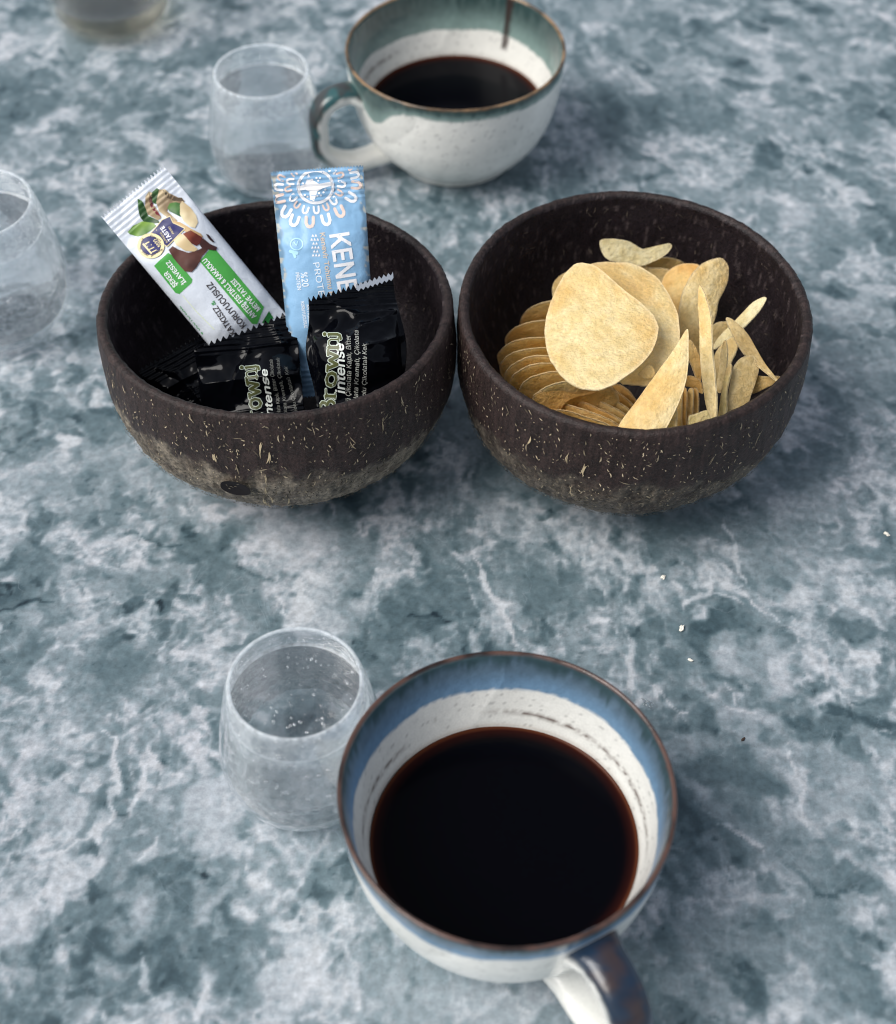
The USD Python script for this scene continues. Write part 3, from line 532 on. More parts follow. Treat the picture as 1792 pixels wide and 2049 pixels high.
    for i in range(2600):                                        # the rough husk: short fibre ends lying every way
        z = 0.063 * 0.60 * r.uniform(0.12, 1.0); fleck(r.uniform(-2.9, -0.2), z, r.uniform(0.0005, 0.0022), r.uniform(0.0002, 0.00045), r.normal(0, 1.1), srgb(150, 140, 122) * r.choice([r.uniform(0.05, 0.2), r.uniform(0.3, 0.9)], p=[0.45, 0.55]), lift=0.0003)
    for i in range(90):
        fleck(r.uniform(0.0, 3.14), 0.063 * r.uniform(0.5, 0.98), r.uniform(0.001, 0.004), r.uniform(0.0002, 0.00035), r.normal(0, 0.9), srgb(150, 135, 122) * r.uniform(0.2, 0.6), True)
    for (ang, z, ln, wd, tl) in eye.get('big', []):
        for k_ in range(2): fleck(ang + r.normal(0, 0.004), z + r.normal(0, 0.0006), ln * r.uniform(0.6, 1.0), wd * r.uniform(0.4, 0.8), tl + r.normal(0, 0.06), srgb(200, 182, 148) * r.uniform(0.7, 1.0))
    R_ = np.array(fl).reshape(-1, 3); p = B.shape(R_[:, 0], R_[:, 1], R_[:, 2]); ins_ = np.repeat([o[0] for o in fo], 8); up = np.repeat([o[1] for o in fo], 8)
    dr = (np.interp(R_[:, 2] + 0.0006, B.out[8:, 1], B.out[8:, 0]) - np.interp(R_[:, 2] - 0.0006, B.out[8:, 1], B.out[8:, 0])) / 0.0012 * B.sc[0] / B.sc[1]
    nf = np.stack([np.cos(R_[:, 0]), np.sin(R_[:, 0]), np.where(ins_, 0, -dr)], -1); nf /= np.linalg.norm(nf, axis=1, keepdims=True)
    p = p + nf * np.where(ins_, -0.0004, 0.0005 + up)[:, None]
    quad = np.array([[0, 1, 3], [0, 3, 2], [2, 3, 5], [2, 5, 4], [4, 5, 7], [4, 7, 6]])
    part('fibre_flecks', (p, (np.arange(len(fl))[:, None, None] * 8 + quad).reshape(-1, 3)), M['fleck'], t, smooth=False, col=np.vstack(fc), kind='stuff')
    if 'hole' in eye:
        ang, z, rad = eye['hole']; ta = np.linspace(0, 2 * math.pi, 29)[:-1]
        rr = rad * (1 + 0.25 * (hand_noise(ta, 1.5, 4) - 0.5)); pts = [(ang, z)] + [(ang + math.cos(q_) * r_ / 0.05, z + math.sin(q_) * r_ * 0.85) for q_, r_ in zip(ta, rr)]
        pts = np.array(pts); R2 = np.interp(pts[:, 1], B.out[8:, 1], B.out[8:, 0]); p = B.shape(pts[:, 0], R2, pts[:, 1])
        nn = np.stack([np.cos(pts[:, 0]), np.sin(pts[:, 0]), -0.6 * np.ones(len(pts))], -1); nn /= np.linalg.norm(nn, axis=1, keepdims=True)
        p += nn * np.r_[0.0004, np.full(28, 0.0012)][:, None]
        part('eye', (p, [[0, 1 + i, 1 + (i + 1) % 28] for i in range(28)]), plain('eye_pore', srgb(22, 18, 20), 0.7, 0.2), t, smooth=False)
    return t
BL = Bowl(-0.0616, 0.4135, 0.072, 0.0632, -0.0616, 2)
BR = Bowl(0.0665, 0.4121, 0.072, 0.0637, 0.0066, 5)
build_bowl(BL, 'dark coconut shell bowl with a black eye spot, holding wrapped snack bars', eye={'hole': (-1.77, 0.0350, 0.0044), 'big': [(-1.585, 0.040, 0.007, 0.0004, 0.03), (-1.60, 0.034, 0.008, 0.0005, 0.0), (-1.575, 0.028, 0.007, 0.0006, 0.05), (-1.61, 0.023, 0.006, 0.0005, 0.0), (-1.60, 0.052, 0.008, 0.0010, 0.1), (-1.56, 0.049, 0.008, 0.0009, 0.2), (-1.86, 0.0470, 0.0045, 0.0016, 0.05), (-1.10, 0.050, 0.006, 0.0006, -0.4), (-0.92, 0.052, 0.008, 0.0005, 0.1), (-2.6, 0.054, 0.005, 0.0008, 0.1), (-1.62, 0.026, 0.009, 0.0008, 0.05), (-1.48, 0.027, 0.007, 0.0007, 0.1)]})
build_bowl(BR, 'dark coconut shell bowl filled with potato chips', eye={'big': [(-1.88, 0.047, 0.008, 0.0012, 0.15), (-2.2, 0.051, 0.007, 0.0008, 0.3), (-1.98, 0.050, 0.006, 0.0005, 0.1), (-1.95, 0.036, 0.008, 0.0006, 0.05), (-0.9, 0.05, 0.006, 0.0004, 0.5), (-1.2, 0.049, 0.005, 0.0004, 0.4)]})

# ------------------------------------------------------------------ potato chips
def chip(label, p0, z0, p1, z1, width, roll=0.0, ku=0.0, kv=0.0, tone=0, group=None, cut=None, thick=0.0009, shape=2.0, seed=0, out=None, name='potato_chip', cat='potato chip'):
    """Long axis from pixel p0 at height z0 to p1 at z1; roll turns it about that axis from facing the viewer; ku, kv bend it along and across."""
    a, b = at(*p0, z0 + 0.011), at(*p1, z1 + 0.011); c = (a + b) / 2; L = np.linalg.norm(b - a) / 2
    u = nrm(b - a); toward = nrm(EYE - c); n0 = nrm(toward - u * np.dot(toward, u)); s0 = np.cross(n0, u)
    rl = math.radians(roll); n = n0 * math.cos(rl) + s0 * math.sin(rl); s = np.cross(n, u)
    R_, T_ = 14, 56
    rho = np.linspace(0, 1, R_) ** 0.8; th = np.arange(T_) * 2 * math.pi / T_
    rg, tg = np.meshgrid(rho, th, indexing='ij')
    ct, st = np.cos(tg), np.sin(tg); e = 2.0 / shape
    x = np.sign(ct) * np.abs(ct) ** e * rg; y = np.sign(st) * np.abs(st) ** e * rg
    sd = seed or int(abs(p0[0] * 13 + p0[1] * 7)) % 997
    rim = 1 + 0.035 * (fbm(np.stack([ct * 1.6, st * 1.6, ct * 0 + sd], -1), 3, sd) - 0.5) * rg + 0.018 * (noise(np.stack([ct * 9, st * 9, ct * 0 + sd], -1), sd) - 0.5) * rg
    x, y = x * rim, y * rim
    if out is not None:                                   # the chip's outline as seen, laid on its own bent surface
        from scipy.interpolate import CubicSpline
        q = np.array([zc(*o_) for o_ in out]); xy = np.zeros((len(q), 2)); zz_ = np.zeros(len(q)); off = 0.0
        for it in range(6):
            for i_, (qx, qy) in enumerate(q):
                d = ray(qx, qy); kk = np.dot(c + n * zz_[i_] - EYE, n) / np.dot(d, n); h_ = EYE + d * kk - c; xy[i_] = np.dot(h_, u), np.dot(h_, s)
            zz_ = ku * xy[:, 0] ** 2 / L + kv * xy[:, 1] ** 2 / (width / 2); off = zz_.mean() * 0.6; zz_ = zz_ - off
        if np.sum(xy[:, 0] * np.roll(xy[:, 1], -1) - np.roll(xy[:, 0], -1) * xy[:, 1]) < 0: xy = xy[::-1]
        cl = np.vstack([xy, xy[:1]]); dl = np.r_[0, np.cumsum(np.sqrt(np.linalg.norm(np.diff(cl, axis=0), axis=1)))]
        ring = CubicSpline(dl, cl, bc_type='periodic')(np.linspace(0, dl[-1], T_, endpoint=False)); mid = ring.mean(0)
        ring = mid + (ring - mid) * (1 + 0.020 * (noise(np.stack([np.cos(th) * 9, np.sin(th) * 9, th * 0 + sd], -1), sd) - 0.5))[:, None]
        x = (mid[0] + (ring[:, 0] - mid[0]) * rho[:, None]) / L; y = (mid[1] + (ring[:, 1] - mid[1]) * rho[:, None]) / (width / 2)
    if cut is not None:
        for (cx, cy, cd) in cut:                      # broken edge: nothing beyond this line
            over = np.maximum(0, x * cx + y * cy - cd - 0.06 * (noise(np.stack([x * 9, y * 9, x * 0], -1), sd) - 0.5)); x, y = x - cx * over, y - cy * over
    X, Y = x * L, y * width / 2
    bump = (fbm(np.stack([X * 170, Y * 170, X * 0 + sd], -1), 3, sd) - 0.5) * 0.0010 + (fbm(np.stack([X * 50, Y * 50, X * 0 + sd], -1), 2, sd + 1) - 0.5) * 0.0014
    Zc = ku * X ** 2 / max(L, 1e-6) + kv * Y ** 2 / max(width / 2, 1e-6) + bump
    Zc = Zc - (off if out is not None else Zc.mean())
    def P(dz): return (c + X[..., None] * u + Y[..., None] * s + (Zc + dz)[..., None] * n).reshape(-1, 3)
    ed = 1 - np.clip((rg - 0.93) / 0.07, 0, 1) * 0.55
    top, bot = P(thick / 2 * ed), P(-thick / 2 * ed)
    v = np.vstack([top, bot]); o = len(top); f1 = grid_faces(R_, T_, True)
    j = np.arange(T_); e0 = (R_ - 1) * T_ + j; e1 = (R_ - 1) * T_ + (j + 1) % T_
    f = np.vstack([f1, f1[:, ::-1] + o, np.stack([e0, e1 + o, e1], -1), np.stack([e0, e0 + o, e1 + o], -1)])
    m1 = fbm(np.stack([X * 60, Y * 60, X * 0 + sd], -1), 4, sd + 2).ravel(); m2 = fbm(np.stack([X * 420, Y * 420, X * 0 + sd], -1), 3, sd + 3).ravel()
    base = [srgb(250, 222, 160), srgb(244, 204, 132), srgb(228, 198, 138), srgb(238, 220, 166)][tone]
    gold = [srgb(238, 192, 116), srgb(220, 162, 84), srgb(202, 164, 100), srgb(216, 192, 126)][tone]
    k = sstep(0.42, 0.66, m1)[:, None] * 0.75; cc = (base * (1 - k) + gold * k) * 0.84
    cc = cc * (1 + (np.array([0.06, 0.09, 0.16]) * 2 * (sstep(0.3, 0.7, m2)[:, None] - 0.55)))
    pale = sstep(0.93, 1.0, rg.ravel())[:, None] * 0.35; cc = cc * (1 - pale) + srgb(255, 236, 190) * pale  # lit edge painted in: chip colour lightened along the rim
    brown = sstep(0.64, 0.78, m1 * 0.6 + m2 * 0.4)[:, None] * 0.4; cc = cc * (1 - brown) + srgb(168, 112, 58) * brown
    cc = np.vstack([cc, cc]); cc = np.clip(cc, 0, 0.95)
    return tag(part(name, (v, f), M['chip'], col=cc), label, cat, group)
def zc(x, y): return (948.1 + 0.36376 * x, 444.4 + 0.36376 * y)      # from a close look at the bowl of chips
SG, CG = 'chips fanned in a stack along the bowl wall', 'chips stacked on edge at the front of the bowl'
# under layers, then the fanned stack (each arched, its near edge showing)
fan = [(255, 548), (170, 655), (128, 742), (140, 800), (165, 850), (192, 888), (248, 935), (330, 985)]
for i, (x, y) in enumerate(fan):
    o_ = [(x, y), (x + 30, y - 52), (x + 100, y - 92), (x + 200, y - 112), (x + 330, y - 108), (x + 440, y - 70), (x + 440, y + 60), (x + 260, y + 150), (x + 110, y + 110), (x + 25, y + 60)]
    chip('arched golden chip in the fan of stacked chips under the two big round chips', zc(x, y), 0.028 + 0.0016 * i, zc(x + 440, y - 20), 0.026 + 0.0016 * i, 0.040, roll=-58, ku=-0.04, kv=0.06, tone=1, group=SG, seed=100 + i, out=o_)
chip('arched chip ending the fanned stack, its pale edge curving just above the bowl rim', zc(330, 985), 0.041, zc(680, 930), 0.043, 0.036, roll=-36, ku=-0.05, kv=0.1, tone=1, seed=131, out=[(330, 950), (400, 925), (480, 905), (600, 900), (690, 925), (560, 965), (500, 1000), (455, 1050), (380, 1060), (330, 1010)])
for i in range(7):
    ax, ay, bx, by = 790 - 58 * i, 890 + 24 * i, 905 - 22 * i, 1000 + 24 * i
    chip('chip standing on edge in the tight slanting stack just behind the bowl front rim', zc(ax, ay), 0.028 + 0.0019 * i, zc(bx, by), 0.028 + 0.0019 * i, 0.034, roll=-52, kv=-0.04, tone=1, group=CG, seed=140 + i,
         out=[(ax, ay), ((ax + bx) / 2 + 8, (ay + by) / 2 - 14), (bx, by), (bx - 20, by + 60), (bx - 90, by + 120), (ax - 40, ay + 140), (ax - 70, ay + 60)])
chip('pale chip with a split wavy top edge against the dark back wall', zc(690, 170), 0.050, zc(1085, 160), 0.050, 0.022, roll=-10, kv=0.2, tone=3, seed=11, out=[(690, 125), (700, 98), (800, 95), (870, 115), (930, 150), (1000, 140), (1080, 118), (1085, 140), (1050, 180), (980, 220), (920, 240), (850, 228), (760, 215), (715, 185)])
chip('dull chip lying flat behind the big round chips', zc(880, 270), 0.040, zc(1160, 240), 0.040, 0.030, roll=-40, tone=2, seed=12, out=[(930, 230), (1000, 205), (1060, 198), (1120, 210), (1160, 235), (1130, 290), (1050, 320), (960, 300)])
chip('chip edge showing below the pale wavy chip', zc(900, 310), 0.038, zc(1130, 320), 0.038, 0.034, roll=-30, tone=2, seed=13, out=[(900, 240), (960, 250), (1030, 255), (1090, 275), (1110, 320), (1060, 380), (960, 390), (900, 320)])
chip('golden oval chip leaning behind the tall tongue-shaped chip', zc(1080, 480), 0.036, zc(1190, 225), 0.046, 0.030, roll=20, kv=-0.15, tone=1, seed=14, out=[(1030, 340), (1075, 262), (1140, 228), (1200, 226), (1240, 240), (1230, 330), (1190, 440), (1130, 540), (1060, 470)])
chip('tall tongue-shaped chip leaning at the back of the heap', zc(1170, 720), 0.034, zc(1340, 200), 0.054, 0.030, roll=-25, kv=-0.20, tone=0, seed=15, out=[(1397, 240), (1400, 290), (1378, 370), (1340, 440), (1325, 510), (1300, 610), (1250, 740), (1180, 745), (1130, 640), (1122, 500), (1140, 400), (1180, 310), (1240, 240), (1310, 202), (1365, 202)])
chip('small chip peeking out beside the largest round chip', zc(430, 420), 0.040, zc(560, 290), 0.042, 0.026, roll=10, tone=2, seed=16, out=[(428, 370), (450, 315), (500, 280), (560, 270), (560, 420), (480, 440), (440, 420)])
chip('shaded chip lying under the pale sliver', zc(1290, 650), 0.036, zc(1450, 590), 0.038, 0.030, roll=-20, tone=2, seed=37, out=[(1325, 560), (1400, 550), (1440, 590), (1420, 640), (1340, 690), (1290, 700), (1280, 620)])
chip('thin pale chip sliver leaning on the bowl wall', zc(1320, 690), 0.040, zc(1600, 425), 0.053, 0.016, roll=30, ku=0.04, tone=3, seed=17, out=[(1606, 414), (1598, 446), (1552, 512), (1490, 574), (1405, 642), (1320, 698), (1340, 640), (1420, 556), (1485, 490), (1550, 432)])
chip('upright chip behind the wavy edge-on chip', zc(1350, 880), 0.036, zc(1440, 640), 0.046, 0.024, roll=40, kv=-0.1, tone=2, seed=23, out=[(1440, 632), (1446, 700), (1405, 800), (1370, 900), (1325, 880), (1322, 740), (1380, 660)])
chip('broken triangular chip piece at the end of the narrow slanting chip', zc(1510, 905), 0.042, zc(1685, 862), 0.046, 0.018, roll=-10, tone=2, seed=19, out=[(1535, 850), (1600, 848), (1684, 850), (1682, 870), (1600, 915), (1535, 942), (1500, 925)])
chip('greyish oval chip standing near the bowl front beside the slivers', zc(1420, 1080), 0.041, zc(1505, 740), 0.052, 0.024, roll=-20, kv=-0.15, tone=2, seed=20, out=[(1440, 772), (1490, 738), (1540, 742), (1564, 790), (1555, 860), (1520, 960), (1490, 1060), (1430, 1100), (1392, 1080), (1400, 940), (1415, 840)])
chip('long narrow chip slanting down towards the bowl wall', zc(1388, 540), 0.050, zc(1675, 885), 0.051, 0.018, roll=36, ku=0.05, tone=2, seed=18, out=[(1386, 533), (1425, 545), (1490, 600), (1545, 680), (1605, 780), (1655, 848), (1682, 892), (1635, 852), (1555, 785), (1475, 712), (1425, 632), (1398, 580)])
chip('thin chip seen edge-on beside the greyish oval chip', zc(1355, 1090), 0.043, zc(1412, 785), 0.054, 0.012, roll=40, tone=3, seed=21, out=[(1410, 778), (1417, 820), (1402, 900), (1392, 980), (1382, 1070), (1350, 1120), (1342, 1080), (1362, 960), (1380, 860), (1395, 790)])
chip('wavy upright chip seen edge-on beside the tall spear chip', zc(1340, 920), 0.044, zc(1385, 655), 0.058, 0.014, roll=40, tone=0, seed=22, out=[(1380, 648), (1393, 690), (1391, 740), (1384, 800), (1372, 870), (1350, 940), (1331, 925), (1338, 850), (1348, 770), (1362, 690)])
chip('golden chip bent across the foot of the tall spear chip', zc(1150, 870), 0.044, zc(1245, 910), 0.044, 0.014, roll=-20, tone=1, seed=26, out=[(1165, 850), (1200, 848), (1245, 878), (1255, 945), (1200, 912), (1145, 895)])
chip('curled orange-edged chip tucked between the leaf-shaped chip and the tall spear chip', zc(1185, 660), 0.054, zc(1240, 865), 0.046, 0.016, roll=40, tone=1, seed=25, out=[(1178, 648), (1217, 690), (1244, 760), (1252, 840), (1246, 890), (1215, 830), (1185, 760), (1170, 700)])
for i, x in enumerate((1215, 1190, 1160, 1128)):
    chip('upright chip slice in the tight row behind the front rim', zc(x - 3, 1170), 0.039 + 0.001 * i, zc(x, 915), 0.047 + 0.001 * i, 0.012, roll=36, tone=1, group='upright chip slices in a row', seed=150 + i, out=[(x - 12, 925), (x + 8, 912), (x + 15, 1000), (x + 12, 1110), (x + 8, 1190), (x - 18, 1195), (x - 19, 1050)])
chip('tall thin spear-like chip standing upright in the heap', zc(1310, 1110), 0.046, zc(1246, 356), 0.074, 0.020, roll=44, ku=0.04, tone=0, seed=24, out=[(1245, 350), (1276, 405), (1298, 480), (1312, 600), (1321, 750), (1332, 900), (1336, 1040), (1318, 1125), (1290, 1060), (1268, 960), (1256, 860), (1250, 750), (1243, 620), (1236, 470)])
chip('squarish broken chip piece by the front rim', zc(1185, 1090), 0.053, zc(1300, 1075), 0.053, 0.016, roll=-8, tone=3, seed=27, out=[(1184, 1064), (1196, 1060), (1240, 1046), (1280, 1034), (1286, 1038), (1304, 1110), (1260, 1150), (1192, 1160)])
chip('narrow chip stub standing beside the big leaning front chip', zc(1050, 1170), 0.050, zc(1108, 1040), 0.055, 0.014, roll=30, tone=0, seed=28, out=[(1112, 1025), (1117, 1100), (1105, 1190), (1060, 1200), (1010, 1190), (1060, 1100), (1090, 1050)])
chip('second large round chip under the topmost one', zc(880, 900), 0.058, zc(900, 222), 0.058, 0.046, roll=-6, ku=-0.05, kv=0.06, tone=0, seed=29, out=[(640, 234), (740, 220), (850, 226), (960, 272), (1050, 370), (1110, 480), (1131, 590), (1126, 680), (1082, 800), (1010, 880), (940, 902), (860, 897), (800, 880), (690, 700), (610, 450)])
chip('small broken flake lying on the second round chip', zc(900, 840), 0.0605, zc(992, 830), 0.0605, 0.0085, roll=0, tone=0, seed=30, out=[(904, 836), (930, 810), (960, 784), (986, 800), (993, 846), (950, 862)])
chip('largest round chip lying on top of the heap with a faint diagonal fold', zc(672, 920), 0.0660, zc(712, 225), 0.0660, 0.0405, roll=4, ku=0.05, kv=-0.08, tone=0, seed=31, out=[(387, 600), (402, 500), (465, 345), (545, 240), (590, 226), (645, 230), (730, 290), (850, 390), (955, 478), (1012, 580), (990, 690), (905, 795), (800, 872), (700, 917), (600, 915), (515, 880), (440, 800), (402, 710)])
chip('big leaf-shaped chip leaning towards the viewer over the front rim', zc(880, 1160), 0.054, zc(1172, 600), 0.072, 0.024, roll=18, ku=-0.05, kv=-0.25, tone=0, seed=32, out=[(1175, 590), (1181, 680), (1174, 830), (1140, 960), (1090, 1070), (1010, 1185), (900, 1180), (790, 1150), (860, 1030), (940, 920), (1030, 800), (1110, 690), (1150, 622)])

# ------------------------------------------------------------------ wrapped bars
class Sheet:
    """The printed face of a wrapper: a plane (s along the reading direction, t up the letters) with a relief h(s, t)."""
    def __init__(self, p0, z0, p1, z1, width, roll=0.0, h=None):
        a, b = at(*p0, z0), at(*p1, z1); self.O = (a + b) / 2; self.S = nrm(b - a); self.L = np.linalg.norm(b - a); self.w = width
        tw = nrm(EYE - self.O); n0 = nrm(tw - self.S * np.dot(tw, self.S)); t0 = np.cross(n0, self.S); r = math.radians(roll)
        self.N = n0 * math.cos(r) + t0 * math.sin(r); self.T = np.cross(self.N, self.S); self.h = h or (lambda s, t: 0 * s)
    def pos(self, s, t, off=0.0):
        s, t = np.asarray(s, float), np.asarray(t, float)
        return self.O + s[..., None] * self.S + t[..., None] * self.T + (self.h(s, t) + off)[..., None] * self.N
    def hit(self, px, py):
        d = ray(px, py); h = 0.0
        for _ in range(6):
            k = np.dot(self.O + self.N * h - EYE, self.N) / np.dot(d, self.N); q = EYE + d * k - self.O; s, t = np.dot(q, self.S), np.dot(q, self.T)
            h = 0.6 * float(self.h(np.array([s]), np.array([t]))[0]) + 0.4 * h
        return s, t
    def poly(self, pts): return Polygon([self.hit(*p) for p in pts]).buffer(0)
    def decal(self, shape, rgb, name, parent, off, fine=0.0022, mat_=None, shade=None):
        shape = shape.intersection(sbox(-self.L / 2 + 0.0008, -self.w * 0.475, self.L / 2 - 0.0008, self.w * 0.475))
        vs, fs, o = [], [], 0
        for g in getattr(shape, 'geoms', [shape]):
            if g.is_empty or g.area < 1e-9 or not isinstance(g, Polygon): continue
            v2, f2 = trimesh.creation.triangulate_polygon(g, engine='earcut')
            v3 = np.column_stack([v2, np.zeros(len(v2))])
            v3, f3 = trimesh.remesh.subdivide_to_size(v3, f2, fine, max_iter=12)
            vs.append(v3[:, :2]); fs.append(f3 + o); o += len(v3)
        if not vs: return None
        v2, f = np.vstack(vs), np.vstack(fs)
        p = self.pos(v2[:, 0], v2[:, 1], off)
        fn = np.cross(p[f[:, 1]] - p[f[:, 0]], p[f[:, 2]] - p[f[:, 0]]) @ self.N
        f = np.where((fn < 0)[:, None], f[:, ::-1], f)
        col = np.tile(rgb, (len(p), 1)) if shade is None else shade(v2)
        return part(name, (p, f), mat_ or M['print'], parent, col=col)
    def text(self, txt, p0, p1, ptop, bold=False, shear=0.0):
        """Lettering polygon with its baseline from pixel p0 to p1 and capitals reaching up to pixel ptop above p0."""
        a, b, c = np.array(self.hit(*p0)), np.array(self.hit(*p1)), np.array(self.hit(*ptop))
        g = flat_text(txt, bold); x0, _, x1, _ = g.bounds
        ux = (b - a) / (x1 - x0); e = nrm(b - a); perp = np.array([-e[1], e[0]]); uy = perp * np.dot(c - a, perp) + ux * shear
        return affinity.affine_transform(affinity.translate(g, -x0, 0), [ux[0], uy[0], ux[1], uy[1], a[0], a[1]])
_tx = {}
def flat_text(txt, bold=False):
    if (txt, bold) not in _tx:
        m = meshkit.text_mesh(txt, 1.0, depth=0.1, bold=bold); v, f = np.array(m.vertices), np.array(m.faces)
        up = (np.abs(v[f][:, :, 2] - v[:, 2].max()) < 1e-6).all(1)
        _tx[(txt, bold)] = unary_union([Polygon(v[t][:, :2]).buffer(1e-4) for t in f[up]]).simplify(0.01)
    return _tx[(txt, bold)]
def wrapper(sh, name, label, cat, material, H, seal, teeth, col=None, wrinkle=0.0006, crinkle=None, group=None, zig=0.0016, back=0.5, narrow=None, ns=170, nt=120, crimp=0.00022, flare=0.0, skew=0.0, creases=()):
    L, w = sh.L, sh.w; sd = int(L * 1e5) % 100
    segs = []
    for pts in creases:
        q = [sh.hit(*p) for p in pts]; segs += list(zip(q[:-1], q[1:]))
    def hh(s, t):
        e = L / 2 - np.abs(s); env = sstep(seal, seal + 0.016, e); q = np.clip(np.abs(2 * t / w), 0, 1)
        body = H * (1 - q ** 2.6) ** 0.62 * env
        cr = crimp * np.sin(2 * math.pi * s / 0.0019) * (1 - sstep(seal * 0.85, seal * 1.05, e))
        p = np.stack([s, t, 0 * s + sd * 0.013], -1)
        wr = wrinkle * (fbm(p * 130, 3, sd) - 0.5) * 2 * (0.35 + 0.65 * (1 - sstep(seal + 0.004, seal + 0.03, e)))
        fl = (1 - sstep(0, seal + 0.012, e)) * flare * (t / w) * np.sign(s) 
        r = body + cr + wr + fl
        if crinkle:
            ww = p + 0.018 * np.stack([fbm(p * 38, 2, sd + 1) - 0.5, fbm(p * 38, 2, sd + 2) - 0.5, 0 * s], -1)
            rd = np.abs(fbm(ww * crinkle[1], 2, sd + 3) - 0.5) * 2; r = r - crinkle[0] * (1 - sstep(0, 0.28, rd)) + crinkle[0] * 1.2 * (fbm(ww * crinkle[1] * 0.8, 2, sd + 5) - 0.5)
        for (a0, b0), (a1, b1) in segs:
            dx, dy = a1 - a0, b1 - b0; k = np.clip(((s - a0) * dx + (t - b0) * dy) / (dx * dx + dy * dy), 0, 1)
            r = r + 0.0011 * np.exp(-np.hypot(s - a0 - k * dx, t - b0 - k * dy) / 0.0011)
        return r
    sh.h = hh
    t_ = thing(name, label, cat, sh.O - [0, 0, 0.03], group)
    u = np.linspace(-1, 1, ns); vv = np.linspace(-1, 1, nt); U, V = np.meshgrid(u, vv, indexing='ij')
    tri = np.abs(((V + 1) / 2 * teeth) % 1 - 0.5) * 2
    s = U * L / 2 + np.sign(U) * np.clip((np.abs(U) - 0.965) / 0.035, 0, 1) * (tri - 0.5) * zig
    wd = w / 2 * (narrow(U) if narrow else 1.0); t = V * wd
    s = s - skew * t * sstep(0.0, 0.95, U)
    top = sh.pos(s, t); hb = hh(s, t); botm = sh.O + s[..., None] * sh.S + t[..., None] * sh.T + (np.minimum(-back * (hb - 0.0003), hb - 0.00012))[..., None] * sh.N
    v = np.vstack([top.reshape(-1, 3), botm.reshape(-1, 3)]); o = ns * nt; f1 = grid_faces(ns, nt)
    loop = np.r_[np.arange(nt), np.arange(1, ns) * nt + nt - 1, (ns - 1) * nt + np.arange(nt - 2, -1, -1), np.arange(ns - 2, 0, -1) * nt]
    nx = np.roll(loop, -1)
    f = np.vstack([f1, f1[:, ::-1] + o, np.stack([loop, nx + o, nx], -1), np.stack([loop, loop + o, nx + o], -1)])
    fn = np.cross(v[f1[:, 1]] - v[f1[:, 0]], v[f1[:, 2]] - v[f1[:, 0]]) @ sh.N
    if np.median(fn) < 0: f = f[:, ::-1]
    c = None if col is None else np.vstack([col(s.ravel(), t.ravel()), col(s.ravel(), t.ravel())])
    part('wrapper', (v, f), material, t_, col=c)
    return t_

# --- white fruit bar
def zw(x, y): return (189.6 + 0.2256 * x, 296.3 + 0.2256 * y)
W1 = Sheet((560, 738), 0.040, (266, 384), 0.090, 0.0295, roll=0)
tw = wrapper(W1, 'fruit_bar', 'white wrapped snack bar with green panels and nut picture, sticking out over the bowl rim', 'snack bar', M['foil_white'], 0.0078, 0.011, 20, col=lambda s, t: np.tile(srgb(206, 213, 222), (len(s), 1)), wrinkle=0.0015)
def dec(sh, parent, pts, rgb, name, off, tf, **k): return sh.decal(sh.poly([tf(*p) for p in pts]), rgb, name, parent, off, **k)
GREEN = srgb(74, 158, 72)
dec(W1, tw, [(930, 1005), (1035, 880), (1075, 905), (1500, 1410), (1440, 1560), (1395, 1560)], GREEN, 'green_panel', 0.00010, zw)
dec(W1, tw, [(1545, 1445), (1585, 1510), (1520, 1570), (1480, 1550)], srgb(40, 110, 52), 'green_panel', 0.00010, zw)
dec(W1, tw, [(525, 1045), (650, 930), (700, 960), (865, 1165), (860, 1195), (750, 1295), (715, 1285)], GREEN, 'green_panel', 0.00010, zw)
